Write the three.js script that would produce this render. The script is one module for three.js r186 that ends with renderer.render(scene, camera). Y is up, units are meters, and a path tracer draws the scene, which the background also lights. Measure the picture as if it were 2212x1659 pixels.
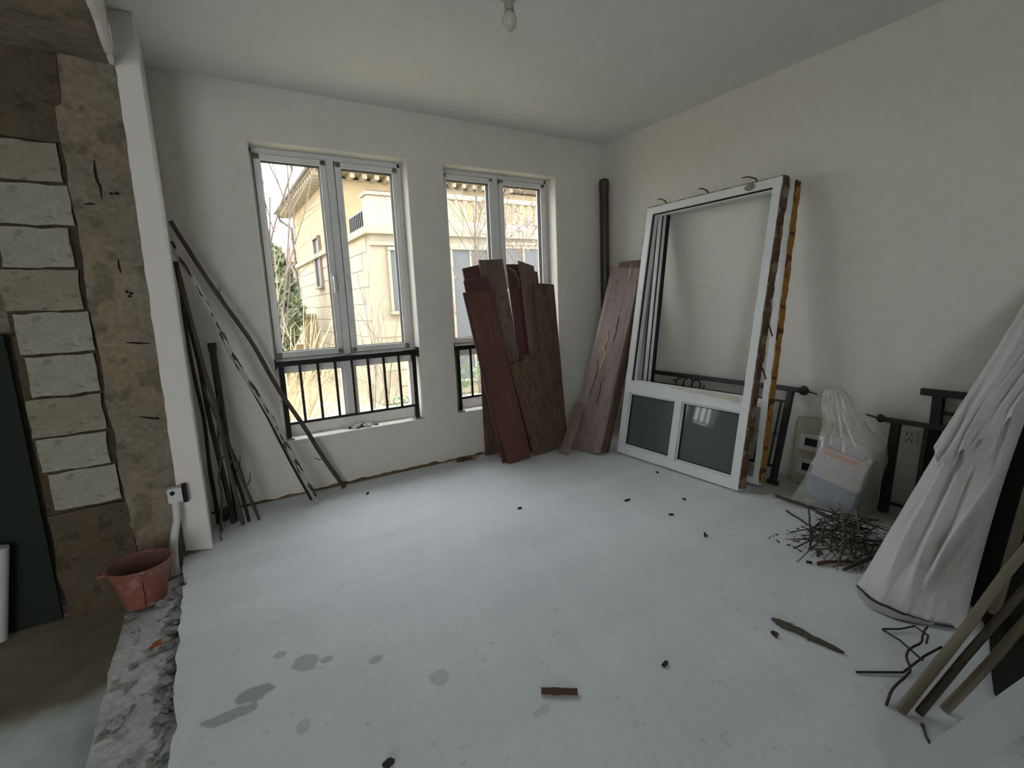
import * as THREE from 'three';
import { RoundedBoxGeometry } from 'three/addons/geometries/RoundedBoxGeometry.js';
import { mergeGeometries, mergeVertices, toCreasedNormals } from 'three/addons/utils/BufferGeometryUtils.js';
import { ImprovedNoise } from 'three/addons/math/ImprovedNoise.js';

// ------------------------------------------------------------------ camera, sky, exposure
// metres; origin = floor corner of the window wall (z = 0) and the right wall (x = 0); the room lies at x < 0, z > 0
const scene = new THREE.Scene();
const camera = new THREE.PerspectiveCamera(76.057, 2212 / 1659, 0.05, 200);
{
  const yaw = 0.5519, pitch = 0.1634, roll = -0.0419;
  const f = new THREE.Vector3(Math.sin(yaw) * Math.cos(pitch), -Math.sin(pitch), -Math.cos(yaw) * Math.cos(pitch));
  const r = new THREE.Vector3(Math.cos(yaw), 0, Math.sin(yaw)), u = new THREE.Vector3().crossVectors(r, f);
  const r2 = r.clone().multiplyScalar(Math.cos(roll)).addScaledVector(u, Math.sin(roll));
  const u2 = u.clone().multiplyScalar(Math.cos(roll)).addScaledVector(r, -Math.sin(roll));
  camera.position.set(-3.6165, 1.3804, 3.9251);
  camera.quaternion.setFromRotationMatrix(new THREE.Matrix4().makeBasis(r2, u2, f.clone().negate()));
}
const EXPOSURE = 1.0, SKY = 8.6;
{ // overcast sky: even, a little brighter overhead, soft cloud
  const W = 256, H = 128, d = new Float32Array(W * H * 4), n = new ImprovedNoise();
  for (let j = 0; j < H; j++) for (let i = 0; i < W; i++) {
    const el = ((j + 0.5) / H - 0.5) * Math.PI, az = ((i + 0.5) / W - 0.5) * 2 * Math.PI;
    const x = Math.cos(az) * Math.cos(el), z = Math.sin(az) * Math.cos(el), y = Math.sin(el);
    let L = 0.8 + 0.25 * Math.max(0, y);
    L *= 1 + 0.06 * n.noise(x * 3, y * 5, z * 3) + 0.03 * n.noise(x * 8, y * 12, z * 8);
    d.set([L * 0.93, L * 0.98, L * 1.03, 1], (j * W + i) * 4);
  }
  const t = new THREE.DataTexture(d, W, H, THREE.RGBAFormat, THREE.FloatType);
  t.mapping = THREE.EquirectangularReflectionMapping; t.magFilter = THREE.LinearFilter; t.needsUpdate = true;
  scene.background = t; scene.backgroundIntensity = SKY;
}
const renderer = new THREE.WebGLRenderer({ antialias: true });
renderer.toneMapping = THREE.LinearToneMapping;
renderer.toneMappingExposure = EXPOSURE;
renderer.shadowMap.enabled = true;

// ------------------------------------------------------------------ helpers
let seedState = 7;
const seed = (s) => { seedState = s >>> 0; };
const rnd = () => { seedState = (seedState + 0x6d2b79f5) | 0; let t = Math.imul(seedState ^ (seedState >>> 15), 1 | seedState); t = (t + Math.imul(t ^ (t >>> 7), 61 | t)) ^ t; return ((t ^ (t >>> 14)) >>> 0) / 4294967296; };
const rr = (a, b) => a + (b - a) * rnd();
const V = (x, y, z) => new THREE.Vector3(x, y, z);
const noise3 = new ImprovedNoise();
const lerp = (a, b, t) => a + (b - a) * t, clamp = (x, a = 0, b = 1) => Math.min(b, Math.max(a, x)), sstep = (a, b, x) => { const t = clamp((x - a) / (b - a)); return t * t * (3 - 2 * t); };

// tileable value noise
const lattice = (() => { seed(11); return Float32Array.from({ length: 65536 }, rnd); })();
function vnoise(x, y, px, py, s) {
  const x0 = Math.floor(x), y0 = Math.floor(y), fx = x - x0, fy = y - y0, sx = fx * fx * (3 - 2 * fx), sy = fy * fy * (3 - 2 * fy);
  const at = (i, j) => lattice[((((i % px) + px) % px) * 374761 + (((j % py) + py) % py) * 66827 + s * 9176) & 65535];
  return lerp(lerp(at(x0, y0), at(x0 + 1, y0), sx), lerp(at(x0, y0 + 1), at(x0 + 1, y0 + 1), sx), sy);
}
function fbm(u, v, fx, fy, oct, s) { let a = 0, w = 0.5, t = 0; for (let o = 0; o < oct; o++) { a += w * vnoise(u * fx, v * fy, fx, fy, s + o * 13); t += w; w *= 0.5; fx *= 2; fy *= 2; } return a / t; }
function tex(w, h, fn, srgb = true) {
  const d = new Uint8Array(w * h * 4);
  for (let j = 0; j < h; j++) for (let i = 0; i < w; i++) { const c = fn((i + 0.5) / w, (j + 0.5) / h), o = (j * w + i) * 4; d[o] = clamp(c[0], 0, 255); d[o + 1] = clamp(c[1], 0, 255); d[o + 2] = clamp(c[2], 0, 255); d[o + 3] = 255; }
  const t = new THREE.DataTexture(d, w, h); t.wrapS = t.wrapT = THREE.RepeatWrapping; t.magFilter = THREE.LinearFilter; t.minFilter = THREE.LinearMipmapLinearFilter; t.generateMipmaps = true;
  if (srgb) t.colorSpace = THREE.SRGBColorSpace; t.needsUpdate = true; return t;
}
const gray = (f) => (u, v) => { const g = f(u, v) * 255; return [g, g, g]; };
const mix3 = (a, b, t) => [lerp(a[0], b[0], t), lerp(a[1], b[1], t), lerp(a[2], b[2], t)];
const rep = (t, x, y = x) => { const c = t.clone(); c.repeat.set(x, y); c.needsUpdate = true; return c; };
const M = {};
const mat = (name, o) => { const m = new (o.transmission || o.sheen || o.clearcoat ? THREE.MeshPhysicalMaterial : THREE.MeshStandardMaterial)({ roughness: 0.8, ...o }); m.name = name; M[name] = m; return m; };

// uv in metres from position, by the way a face points
function uvBox(g, sc = 1, ox = 0, oy = 0) {
  g = g.index ? g.toNonIndexed() : g; g.computeVertexNormals && !g.attributes.normal && g.computeVertexNormals();
  const p = g.attributes.position, uv = new Float32Array(p.count * 2), a = V(), b = V(), c = V(), n = V();
  for (let i = 0; i < p.count; i += 3) {
    a.fromBufferAttribute(p, i); b.fromBufferAttribute(p, i + 1); c.fromBufferAttribute(p, i + 2);
    n.copy(b).sub(a).cross(c.clone().sub(a)); const ax = Math.abs(n.x), ay = Math.abs(n.y), az = Math.abs(n.z);
    [a, b, c].forEach((q, k) => { const [s, t] = ax > ay && ax > az ? [q.z, q.y] : ay > az ? [q.x, q.z] : [q.x, q.y]; uv[(i + k) * 2] = s * sc + ox; uv[(i + k) * 2 + 1] = t * sc + oy; });
  }
  g.setAttribute('uv', new THREE.BufferAttribute(uv, 2)); return g;
}
const box = (x0, x1, y0, y1, z0, z1) => uvBox(new THREE.BoxGeometry(x1 - x0, y1 - y0, z1 - z0).translate((x0 + x1) / 2, (y0 + y1) / 2, (z0 + z1) / 2));
const rbox = (x0, x1, y0, y1, z0, z1, r = 0.003, seg = 1) => uvBox(new RoundedBoxGeometry(x1 - x0, y1 - y0, z1 - z0, seg, Math.min(r, (x1 - x0) / 2.01, (y1 - y0) / 2.01, (z1 - z0) / 2.01)).translate((x0 + x1) / 2, (y0 + y1) / 2, (z0 + z1) / 2));
function merge(list) { const l = list.map((g) => { g = g.index ? g.toNonIndexed() : g; for (const k of Object.keys(g.attributes)) if (!['position', 'normal', 'uv'].includes(k)) g.deleteAttribute(k); if (!g.attributes.uv) g = uvBox(g); return g; }); return mergeGeometries(l); }
// break up a clean solid: vertices pushed about by noise of their own position
function roughen(g, amp, freq, s = 0, crease = 0.7) {
  g = g.clone(); g.deleteAttribute('normal'); g.deleteAttribute('uv'); g = mergeVertices(g, 1e-5);
  const p = g.attributes.position;
  for (let i = 0; i < p.count; i++) {
    const x = p.getX(i), y = p.getY(i), z = p.getZ(i), q = (o) => noise3.noise(x * freq + o + s, y * freq + o * 1.7, z * freq - o) + 0.5 * noise3.noise(x * freq * 2.3 + o, y * freq * 2.3 + s, z * freq * 2.3 + o);
    p.setXYZ(i, x + amp * q(1.3), y + amp * q(21.7), z + amp * q(47.1));
  }
  g = toCreasedNormals(g, crease); return uvBox(g);
}
const segbox = (x0, x1, y0, y1, z0, z1, d = 0.05) => new THREE.BoxGeometry(x1 - x0, y1 - y0, z1 - z0, ...[x1 - x0, y1 - y0, z1 - z0].map((l) => Math.max(1, Math.round(l / d)))).translate((x0 + x1) / 2, (y0 + y1) / 2, (z0 + z1) / 2);
// tapering tube through points
function tube(pts, radii, sides = 6, cap = true) {
  const n = pts.length, pos = [], uv = [], idx = [], R = (i) => (Array.isArray(radii) ? radii[Math.min(i, radii.length - 1)] : radii);
  let nrm = null, len = 0;
  for (let i = 0; i < n; i++) {
    const t = pts[Math.min(n - 1, i + 1)].clone().sub(pts[Math.max(0, i - 1)]).normalize();
    if (!nrm) nrm = Math.abs(t.y) < 0.9 ? V(0, 1, 0) : V(1, 0, 0);
    nrm = nrm.clone().addScaledVector(t, -nrm.dot(t)).normalize(); const bin = V().crossVectors(t, nrm);
    if (i) len += pts[i].distanceTo(pts[i - 1]);
    for (let k = 0; k <= sides; k++) { const a = (k / sides) * Math.PI * 2, q = pts[i].clone().addScaledVector(nrm, Math.cos(a) * R(i)).addScaledVector(bin, Math.sin(a) * R(i)); pos.push(q.x, q.y, q.z); uv.push((k / sides) * 0.25, len); }
  }
  const w = sides + 1;
  for (let i = 0; i < n - 1; i++) for (let k = 0; k < sides; k++) { const a = i * w + k; idx.push(a, a + 1, a + w, a + 1, a + w + 1, a + w); }
  if (cap) for (const [e, flip] of [[0, 1], [n - 1, 0]]) { const c = pos.length / 3; pos.push(pts[e].x, pts[e].y, pts[e].z); uv.push(0.1, len); for (let k = 0; k < sides; k++) flip ? idx.push(c, e * w + k + 1, e * w + k) : idx.push(c, e * w + k, e * w + k + 1); }
  let g = new THREE.BufferGeometry(); g.setAttribute('position', new THREE.Float32BufferAttribute(pos, 3)); g.setAttribute('uv', new THREE.Float32BufferAttribute(uv, 2)); g.setIndex(idx);
  return toCreasedNormals(g, 1.0);
}
function wobble(a, b, n, amp, s) { const out = []; for (let i = 0; i <= n; i++) { const t = i / n, q = a.clone().lerp(b, t), e = Math.sin(Math.PI * t) * amp + (i && i < n ? amp * 0.2 : 0); q.x += e * noise3.noise(t * 4 + s, 1.1, s); q.y += e * 0.6 * noise3.noise(t * 4 + s, 7.1, s); q.z += e * noise3.noise(t * 4 + s, 13.1, s); out.push(q); } return out; }
const ring = (r, t, n = 20, arc = Math.PI * 2) => new THREE.TorusGeometry(r, t, 6, n, arc);
const lathe = (prof, n = 32) => new THREE.LatheGeometry(prof.map(([r, y]) => new THREE.Vector2(r, y)), n);
// a surface from a function of (s, t)
function sheet(ns, nt, fn, us = 1, vs = 1) {
  const pos = [], uv = [], idx = [];
  for (let i = 0; i <= ns; i++) for (let j = 0; j <= nt; j++) { const q = fn(i / ns, j / nt); pos.push(q.x, q.y, q.z); uv.push((j / nt) * us, (i / ns) * vs); }
  for (let i = 0; i < ns; i++) for (let j = 0; j < nt; j++) { const a = i * (nt + 1) + j; idx.push(a, a + 1, a + nt + 1, a + 1, a + nt + 2, a + nt + 1); }
  const g = new THREE.BufferGeometry(); g.setAttribute('position', new THREE.Float32BufferAttribute(pos, 3)); g.setAttribute('uv', new THREE.Float32BufferAttribute(uv, 2)); g.setIndex(idx); g.computeVertexNormals(); return g;
}
// extrude a polygon [[x, y], ...] along z from z0 to z1
function prism(poly, z0, z1, holes = [], bevel = 0) {
  const s = new THREE.Shape(poly.map(([x, y]) => new THREE.Vector2(x, y)));
  for (const h of holes) s.holes.push(new THREE.Path(h.map(([x, y]) => new THREE.Vector2(x, y))));
  const g = new THREE.ExtrudeGeometry(s, { depth: z1 - z0 - 2 * bevel, bevelEnabled: bevel > 0, bevelSize: bevel, bevelThickness: bevel, bevelSegments: 3, bevelOffset: -bevel });
  return uvBox(toCreasedNormals(g.translate(0, 0, z0 + bevel), 0.5));
}

const taken = new Map();
const numbered = (n) => { const k = taken.get(n) ?? 0; taken.set(n, k + 1); return k ? n + '_' + String(k).padStart(3, '0') : n; };
const baseOf = new Map();
const shadow = (o) => { o.castShadow = o.receiveShadow = true; return o; };
function thing(name, label, category, base = [0, 0, 0], group, basis) {
  const o = new THREE.Group(); o.name = numbered(name); o.position.set(...base); o.userData = { label, category }; if (group) o.userData.group = group;
  if (basis) o.quaternion.setFromRotationMatrix(basis);
  scene.add(o); baseOf.set(o, basis ? [0, 0, 0] : base); return o;
}
function struct(name, label) { const o = new THREE.Group(); o.name = name; o.userData = { label, kind: 'structure' }; scene.add(o); baseOf.set(o, [0, 0, 0]); return o; }
function structMesh(name, g, m, label) { const o = shadow(new THREE.Mesh(g, m)); o.name = name; o.userData = { label, kind: 'structure' }; scene.add(o); baseOf.set(o, [0, 0, 0]); return o; }
// a part, its shape given in the thing's frame (world axes when the thing has no turn of its own)
function part(parent, name, g, m, label) {
  const b = baseOf.get(parent); g = Array.isArray(g) ? merge(g) : g; if (b[0] || b[1] || b[2]) g.translate(-b[0], -b[1], -b[2]);
  const o = shadow(new THREE.Mesh(g, m)); o.name = name; if (label) o.userData.label = label; parent.add(o); baseOf.set(o, b); return o;
}
function single(name, label, category, g, m, group, base) {
  g = Array.isArray(g) ? merge(g) : g; g.computeBoundingBox(); const c = g.boundingBox; base ??= [(c.min.x + c.max.x) / 2, c.min.y, (c.min.z + c.max.z) / 2];
  g.translate(-base[0], -base[1], -base[2]); const o = shadow(new THREE.Mesh(g, m)); o.name = numbered(name); o.position.set(...base); o.userData = { label, category }; if (group) o.userData.group = group; scene.add(o); baseOf.set(o, base); return o;
}

// ------------------------------------------------------------------ materials
{
  const plasterT = tex(1024, 1024, (u, v) => { const a = fbm(u, v, 4, 4, 5, 1), b = fbm(u, v, 48, 48, 3, 5), k = 211 + (a - 0.5) * 8 + (b - 0.5) * 7; return [k, k - 4, k - 14]; });
  const plasterB = tex(512, 512, gray((u, v) => 0.6 * fbm(u, v, 8, 8, 3, 2) + 0.4 * fbm(u, v, 70, 70, 3, 8)), false);
  mat('plaster', { map: rep(plasterT, 0.4), bumpMap: rep(plasterB, 0.8), bumpScale: 0.0025, roughness: 0.92 });
  mat('ceilingPlaster', { map: rep(plasterT, 0.33), color: new THREE.Color().setRGB(1.03, 1.08, 1.17), bumpMap: rep(plasterB, 0.7), bumpScale: 0.0015, roughness: 0.92 });
  mat('plasterEdge', { color: new THREE.Color().setRGB(0.7, 0.66, 0.62), roughness: 0.9, bumpMap: rep(plasterB, 1.4), bumpScale: 0.003 });
  // cement screed, one picture for the whole floor: u = (x + 4.1) / 4.2, v = z / 6.8
  const stains = [[-3.637, 2.029, 0.075, 0.05, 0.85], [-3.717, 2.092, 0.09, 0.03, 0.8], [-3.427, 1.974, 0.05, 0.05, 0.6], [-3.36, 2.0, 0.03, 0.02, 0.6], [-3.52, 1.86, 0.035, 0.03, 0.55], [-3.2, 2.12, 0.03, 0.025, 0.6], [-3.02, 2.35, 0.05, 0.05, 0.4], [-2.8, 2.7, 0.05, 0.03, 0.3], [-3.5, 2.3, 0.03, 0.04, 0.4]];
  const screedT = tex(2048, 2048, (u, v) => {
    const x = u * 4.2 - 4.1, z = v * 6.8;
    const a = fbm(u, v, 5, 8, 5, 21), st = fbm(u + 0.15 * v, v, 6, 44, 4, 31), st2 = fbm(u + 0.4 * v, v, 40, 12, 3, 37), f = fbm(u, v, 256, 400, 2, 41);
    let k = 214 + (a - 0.5) * 18 + (st - 0.5) * 14 + (st2 - 0.5) * 7 + (f - 0.5) * 8;
    let r = k - 5, g = k, b = k + 3;
    const warp = (fbm(u, v, 60, 90, 3, 51) - 0.5) * 0.9;
    for (const [sx, sz, ax, az, w] of stains) { const d = Math.hypot((x - sx) / ax, (z - sz) / az) + warp * 1.6, m = w * (1 - sstep(0.75, 1.0, d)); if (m > 0) { r = lerp(r, 150, m); g = lerp(g, 156, m); b = lerp(b, 156, m); } }
    // fine scuffs and specks
    const sp = fbm(u, v, 160, 260, 2, 61); if (sp > 0.8) { const m = (sp - 0.8) * 2.4; r -= 60 * m; g -= 56 * m; b -= 52 * m; }
    // dirt band with a ragged outline along the foot of the right wall
    const edge = -0.5 + (fbm(u, v, 30, 50, 4, 71) - 0.5) * 0.5; if (x > edge && z > 1.6) { const m = 0.4 * sstep(edge, edge + 0.1, x); r = lerp(r, 140, m); g = lerp(g, 132, m); b = lerp(b, 116, m); }
    return [r, g, b];
  });
  const screedB = tex(1024, 1024, gray((u, v) => 0.6 * fbm(u + 0.2 * v, v, 6, 30, 4, 31) + 0.4 * fbm(u, v, 90, 120, 3, 5)), false);
  mat('screed', { map: screedT, bumpMap: screedB, bumpScale: 0.004, roughness: 0.75 });
  const rawT = tex(1024, 1024, (u, v) => {
    const a = fbm(u, v, 4, 4, 6, 3), b = fbm(u, v, 9, 5, 4, 17), c = fbm(u, v, 60, 60, 2, 23), d = fbm(u, v, 14, 14, 4, 29);
    let q = mix3([106, 97, 82], [150, 140, 122], a * 1.1 - 0.05); q = mix3(q, [134, 114, 94], sstep(0.52, 0.72, b) * 0.7); q = mix3(q, [88, 85, 66], sstep(0.58, 0.75, d) * 0.6);
    return q.map((x) => x + (c - 0.5) * 26);
  });
  const rawB = tex(512, 512, gray((u, v) => 0.55 * fbm(u, v, 6, 6, 5, 3) + 0.45 * fbm(u, v, 40, 40, 3, 9)), false);
  mat('rawConcrete', { map: rep(rawT, 0.8), bumpMap: rep(rawB, 1.2), bumpScale: 0.012, roughness: 0.95 });
  mat('rawDark', { map: rep(rawT, 1.1), color: 0xa8a294, bumpMap: rep(rawB, 1.6), bumpScale: 0.014, roughness: 0.97 });
  mat('mortar', { map: rep(rawT, 2.2), color: 0x9a9488, bumpMap: rep(rawB, 3), bumpScale: 0.012, roughness: 0.97 });
  const blockT = tex(512, 512, (u, v) => { const a = fbm(u, v, 4, 4, 4, 5), b = fbm(u, v, 50, 50, 2, 7), s = fbm(u, v, 10, 16, 4, 14); let q = mix3([136, 132, 118], [166, 161, 146], a); q = mix3(q, [108, 102, 88], sstep(0.62, 0.78, s) * 0.7); return q.map((x) => x + (b - 0.5) * 20 - (b > 0.82 ? 30 : 0)); });
  mat('block', { map: rep(blockT, 1.7), bumpMap: rep(rawB, 2.4), bumpScale: 0.006, roughness: 0.95 });
  mat('block2', { map: rep(blockT, 2.1), color: 0xe6e2d8, bumpMap: rep(rawB, 2), bumpScale: 0.006, roughness: 0.95 });
  const stripT = tex(1024, 1024, (u, v) => { const a = fbm(u, v, 8, 8, 5, 4), b = fbm(u, v, 70, 70, 3, 6), d = fbm(u, v, 22, 22, 4, 44); let k = 176 + (a - 0.5) * 36 + (b - 0.5) * 40; let q = [k, k + 1, k]; q = mix3(q, [112, 110, 102], sstep(0.6, 0.72, d) * 0.6); return q; });
  mat('cutConcrete', { map: rep(stripT, 0.9), bumpMap: rep(rawB, 1.6), bumpScale: 0.012, roughness: 0.95 });
  // lower floor, u = (x + 7.5) / 3.5, v = z / 7: grey cement, brown dirt with a ragged outline near the pier
  mat('lowerFloor', { map: tex(1024, 2048, (u, v) => { const z = v * 7, a = fbm(u, v, 6, 12, 5, 3), b = fbm(u, v, 60, 120, 3, 6), w = fbm(u, v, 5, 9, 5, 12), st = fbm(u + 0.3 * v, v, 8, 40, 4, 16); let k = 206 + (a - 0.5) * 50 + (b - 0.5) * 26 + (st - 0.5) * 22; let q = [k - 12, k, k - 4]; return mix3(q, mix3([104, 94, 74], [140, 130, 108], a + (b - 0.5) * 0.5), 0.9 * (1 - sstep(1.15, 1.6, z + (w - 0.5) * 2.2))); }), bumpMap: rawB, bumpScale: 0.01, roughness: 0.75 });
  // window profiles, glass, metal
  const dustT = tex(512, 512, (u, v) => { const a = fbm(u, v, 6, 6, 5, 9), b = fbm(u, v, 40, 40, 3, 15); let q = mix3([212, 212, 212], [228, 228, 227], a); q = mix3(q, [150, 146, 136], sstep(0.66, 0.9, b) * 0.25); return q; });
  mat('pvc', { map: rep(dustT, 1.2), roughness: 0.45, color: 0xfffdfa });
  mat('pvcOld', { map: rep(dustT, 1.1), roughness: 0.5, color: 0xf6f8f6 });
  mat('gasket', { color: 0x0b0a0a, roughness: 0.8 });
  mat('glass', { color: 0xffffff, transmission: 1, thickness: 0, roughness: 0.0, ior: 1.5 });
  mat('oldGlass', { color: 0x6c7a72, transmission: 0.5, thickness: 0, roughness: 0.05, ior: 1.5 });
  mat('blackIron', { color: 0x17130f, roughness: 0.42, metalness: 0.2 });
  mat('brownIron', { color: 0x2a1711, roughness: 0.4, metalness: 0.1 });
  mat('greyIron', { color: 0x1c211e, roughness: 0.5, metalness: 0.2 });
  mat('zinc', { color: 0x8d8f90, roughness: 0.5, metalness: 0.6 });
  // timber: grain along v
  const planks = (c0, c1, c2, s, flake) => tex(512, 1024, (u, v) => {
    const g = fbm(u, v, 26, 3, 4, s), a = fbm(u, v, 4, 6, 5, s + 3), p = fbm(u, v, 14, 22, 5, s + 9), q0 = fbm(u, v, 60, 80, 2, s + 2);
    let q = mix3(c0, c1, clamp(a * 1.3 - 0.15)); q = q.map((x) => x * (0.88 + 0.24 * g)); q = mix3(q, c2, sstep(flake, flake + 0.16, p) * 0.5); return q.map((x) => x + (q0 - 0.5) * 18);
  });
  const plankB = tex(512, 1024, gray((u, v) => 0.6 * fbm(u, v, 30, 3, 4, 77) + 0.4 * fbm(u, v, 7, 12, 5, 70)), false);
  mat('plankRed', { map: planks([84, 50, 43], [104, 66, 56], [120, 96, 82], 61, 0.7), bumpMap: plankB, bumpScale: 0.002, roughness: 0.6 });
  mat('plankPlum', { map: planks([74, 42, 42], [92, 54, 52], [112, 86, 78], 83, 0.7), bumpMap: plankB, bumpScale: 0.002, roughness: 0.55 });
  mat('plankBrown', { map: planks([78, 60, 46], [106, 86, 66], [60, 45, 35], 101, 0.54), bumpMap: plankB, bumpScale: 0.003, roughness: 0.85 });
  mat('plankGrey', { map: planks([98, 80, 70], [118, 100, 88], [84, 62, 54], 121, 0.57), bumpMap: plankB, bumpScale: 0.003, roughness: 0.8 });
  mat('plankPink', { map: planks([128, 110, 104], [148, 134, 128], [112, 84, 74], 141, 0.6), bumpMap: plankB, bumpScale: 0.003, roughness: 0.8 });
  mat('plankEdge', { color: 0x5c4a3a, roughness: 0.9 });
  mat('splinter', { color: 0xb79a72, roughness: 0.9 });
  const barkT = tex(256, 512, (u, v) => { const g = fbm(u, v, 12, 14, 5, 33), b = fbm(u, v, 6, 40, 3, 39); let q = mix3([50, 43, 37], [98, 88, 76], g); return mix3(q, [70, 62, 54], sstep(0.6, 0.7, b) * 0.6); });
  const barkB = tex(256, 512, gray((u, v) => fbm(u, v, 12, 14, 5, 33)), false);
  mat('bark', { map: rep(barkT, 4, 2), bumpMap: rep(barkB, 4, 2), bumpScale: 0.004, roughness: 0.95 });
  mat('barkGrey', { map: rep(barkT, 4, 2), color: 0xd6cabb, roughness: 0.95 });
  mat('twigGrey', { map: rep(barkT, 4, 2), color: new THREE.Color().setRGB(1.0, 0.98, 0.94), roughness: 0.95 });
  mat('barkPale', { map: rep(barkT, 4, 1), color: new THREE.Color().setRGB(2.2, 2.1, 1.9), roughness: 0.95 });
  mat('peeled', { map: rep(tex(128, 512, (u, v) => { const a = fbm(u, v, 4, 30, 4, 19), b = fbm(u, v, 8, 12, 4, 49); return mix3(mix3([150, 144, 136], [190, 186, 180], a), [52, 40, 32], sstep(0.6, 0.68, b)); }), 4, 1.2), roughness: 0.85 });
  mat('darkRod', { map: rep(barkT, 4, 1.5), color: 0x8a8078, roughness: 0.8 });
  mat('blackPipe', { color: 0x1b1c1d, roughness: 0.5 });
  mat('drainPipe', { map: rep(tex(64, 512, (u, v) => { const a = fbm(u, v, 3, 12, 4, 55); return mix3([46, 34, 32], [62, 47, 42], a); }), 4, 0.4), roughness: 0.4 });
  const foamT = tex(256, 512, (u, v) => { const a = fbm(u, v, 10, 20, 5, 65), b = fbm(u, v, 5, 9, 4, 68); return mix3(mix3([58, 40, 28], [120, 96, 70], a), [164, 152, 132], sstep(0.58, 0.72, b) * 0.6); });
  mat('foamBrown', { map: rep(foamT, 3, 2), bumpMap: rep(barkB, 4, 3), bumpScale: 0.01, roughness: 0.95 });
  const foamT2 = tex(256, 512, (u, v) => { const a = fbm(u, v, 10, 20, 5, 75), b = fbm(u, v, 5, 9, 4, 78); return mix3(mix3([140, 92, 34], [176, 128, 58], a), [66, 40, 20], sstep(0.56, 0.66, b) * 0.85); });
  mat('foamYellow', { map: rep(foamT2, 3, 2), bumpMap: rep(barkB, 4, 3), bumpScale: 0.01, roughness: 0.9 });
  mat('foamGrey', { color: 0x8c8878, roughness: 0.95 });
  mat('rust', { color: 0x4a2f1e, roughness: 0.9 });
  mat('film', { color: 0xcfc6b6, roughness: 0.5, transmission: 0.35, thickness: 0 });
  mat('terracotta', { map: rep(tex(256, 256, (u, v) => { const a = fbm(u, v, 5, 5, 5, 85), b = fbm(u, v, 20, 20, 3, 88); return mix3(mix3([118, 66, 56], [140, 86, 74], a), [142, 122, 112], sstep(0.52, 0.74, b) * 0.7); }), 2, 1), roughness: 0.55 });
  mat('tubInside', { map: rep(tex(256, 256, (u, v) => { const a = fbm(u, v, 5, 5, 5, 95), b = fbm(u, v, 14, 14, 3, 98); return mix3(mix3([96, 66, 54], [120, 92, 78], a), [140, 128, 116], sstep(0.58, 0.74, b) * 0.6); }), 2, 1), roughness: 0.8 });
  mat('crack', { color: 0x24100c, roughness: 1 });
  const clothB = tex(512, 512, gray((u, v) => 0.5 * fbm(u, v, 120, 120, 1, 4) + 0.5 * fbm(u, v, 9, 14, 4, 6)), false);
  const clothT = tex(512, 512, (u, v) => { const a = fbm(u, v, 5, 7, 5, 13), b = fbm(u, v, 16, 20, 4, 19); return mix3(mix3([196, 196, 194], [206, 206, 204], a), [184, 181, 176], sstep(0.6, 0.85, b) * 0.5); });
  mat('cloth', { map: rep(clothT, 1.2), bumpMap: rep(clothB, 2), bumpScale: 0.003, roughness: 0.95, sheen: 0.3, sheenColor: new THREE.Color(0x999999) });
  mat('clothTrim', { color: 0x3d3f44, roughness: 0.95 });
  mat('darkGreen', { map: rep(tex(256, 256, (u, v) => { const a = fbm(u, v, 6, 6, 5, 3), b = fbm(u, v, 24, 24, 3, 8); return mix3([3, 14, 3], [8, 26, 8], a * 0.7 + b * 0.3); }), 1.3), roughness: 0.8 });  // near-black green for the shade sheet and the added dark panel
  mat('bag', { color: 0xf6f4f0, roughness: 0.14, transmission: 0.76, thickness: 0 });
  mat('cartonWhite', { color: 0xb4abb0, roughness: 0.7 });
  mat('cartonBlue', { map: rep(tex(256, 256, (u, v) => { const a = fbm(u, v, 6, 6, 4, 23), b = fbm(u, v, 40, 40, 2, 28); return mix3([66, 98, 134], [98, 128, 158], a * 0.7 + b * 0.3); }), 3), roughness: 0.65 });
  mat('cartonOrange', { color: 0xb87a55, roughness: 0.7 });
  mat('pvcCream', { map: rep(dustT, 3), color: 0xc8c2ae, roughness: 0.5 });
  mat('pvcWhite', { map: rep(dustT, 3), color: 0xe8e6e2, roughness: 0.5 });
  mat('dimWindow', { color: 0x17181a, roughness: 0.25 });
  mat('timberPale', { map: rep(tex(128, 512, (u, v) => { const g = fbm(u, v, 20, 3, 4, 43), a = fbm(u, v, 4, 9, 4, 47); return mix3(mix3([106, 100, 84], [140, 132, 114], a), [84, 74, 58], g * 0.4); }), 4, 1), roughness: 0.85 });
  mat('alu', { color: 0xb4b8b4, roughness: 0.55, metalness: 0.15 });
  mat('leafDry', { color: 0x8a4a1e, roughness: 0.8 });
  mat('leafDull', { color: 0x4a3a1e, roughness: 0.9 });
  mat('chip', { color: 0x2e2822, roughness: 0.95 });
  mat('wire', { color: 0x35332f, roughness: 0.6, metalness: 0.4 });
  mat('bulbGlass', { color: 0xb9b6a8, roughness: 0.25 });
  mat('lampHolder', { color: 0x9b9d90, roughness: 0.5 });
  mat('dirtLine', { map: rep(rawT, 1.5), color: 0xd8c2a4, roughness: 1 });
  // outside
  const renderT = tex(512, 512, (u, v) => { const a = fbm(u, v, 5, 5, 5, 7), b = fbm(u, v, 60, 60, 2, 3), k = 0.93 + a * 0.1 + (b - 0.5) * 0.04; return [k * 236, k * 226, k * 204].map((x) => x * 0.96); });
  mat('villaYellow', { map: rep(renderT, 0.4), color: new THREE.Color().setRGB(0.45, 0.37, 0.25), roughness: 0.95 });
  mat('villaStone', { map: rep(renderT, 0.7), color: new THREE.Color().setRGB(0.43, 0.4, 0.34), roughness: 0.95 });
  mat('villaStone2', { map: rep(renderT, 0.9), color: new THREE.Color().setRGB(0.39, 0.365, 0.31), roughness: 0.95 });
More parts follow.
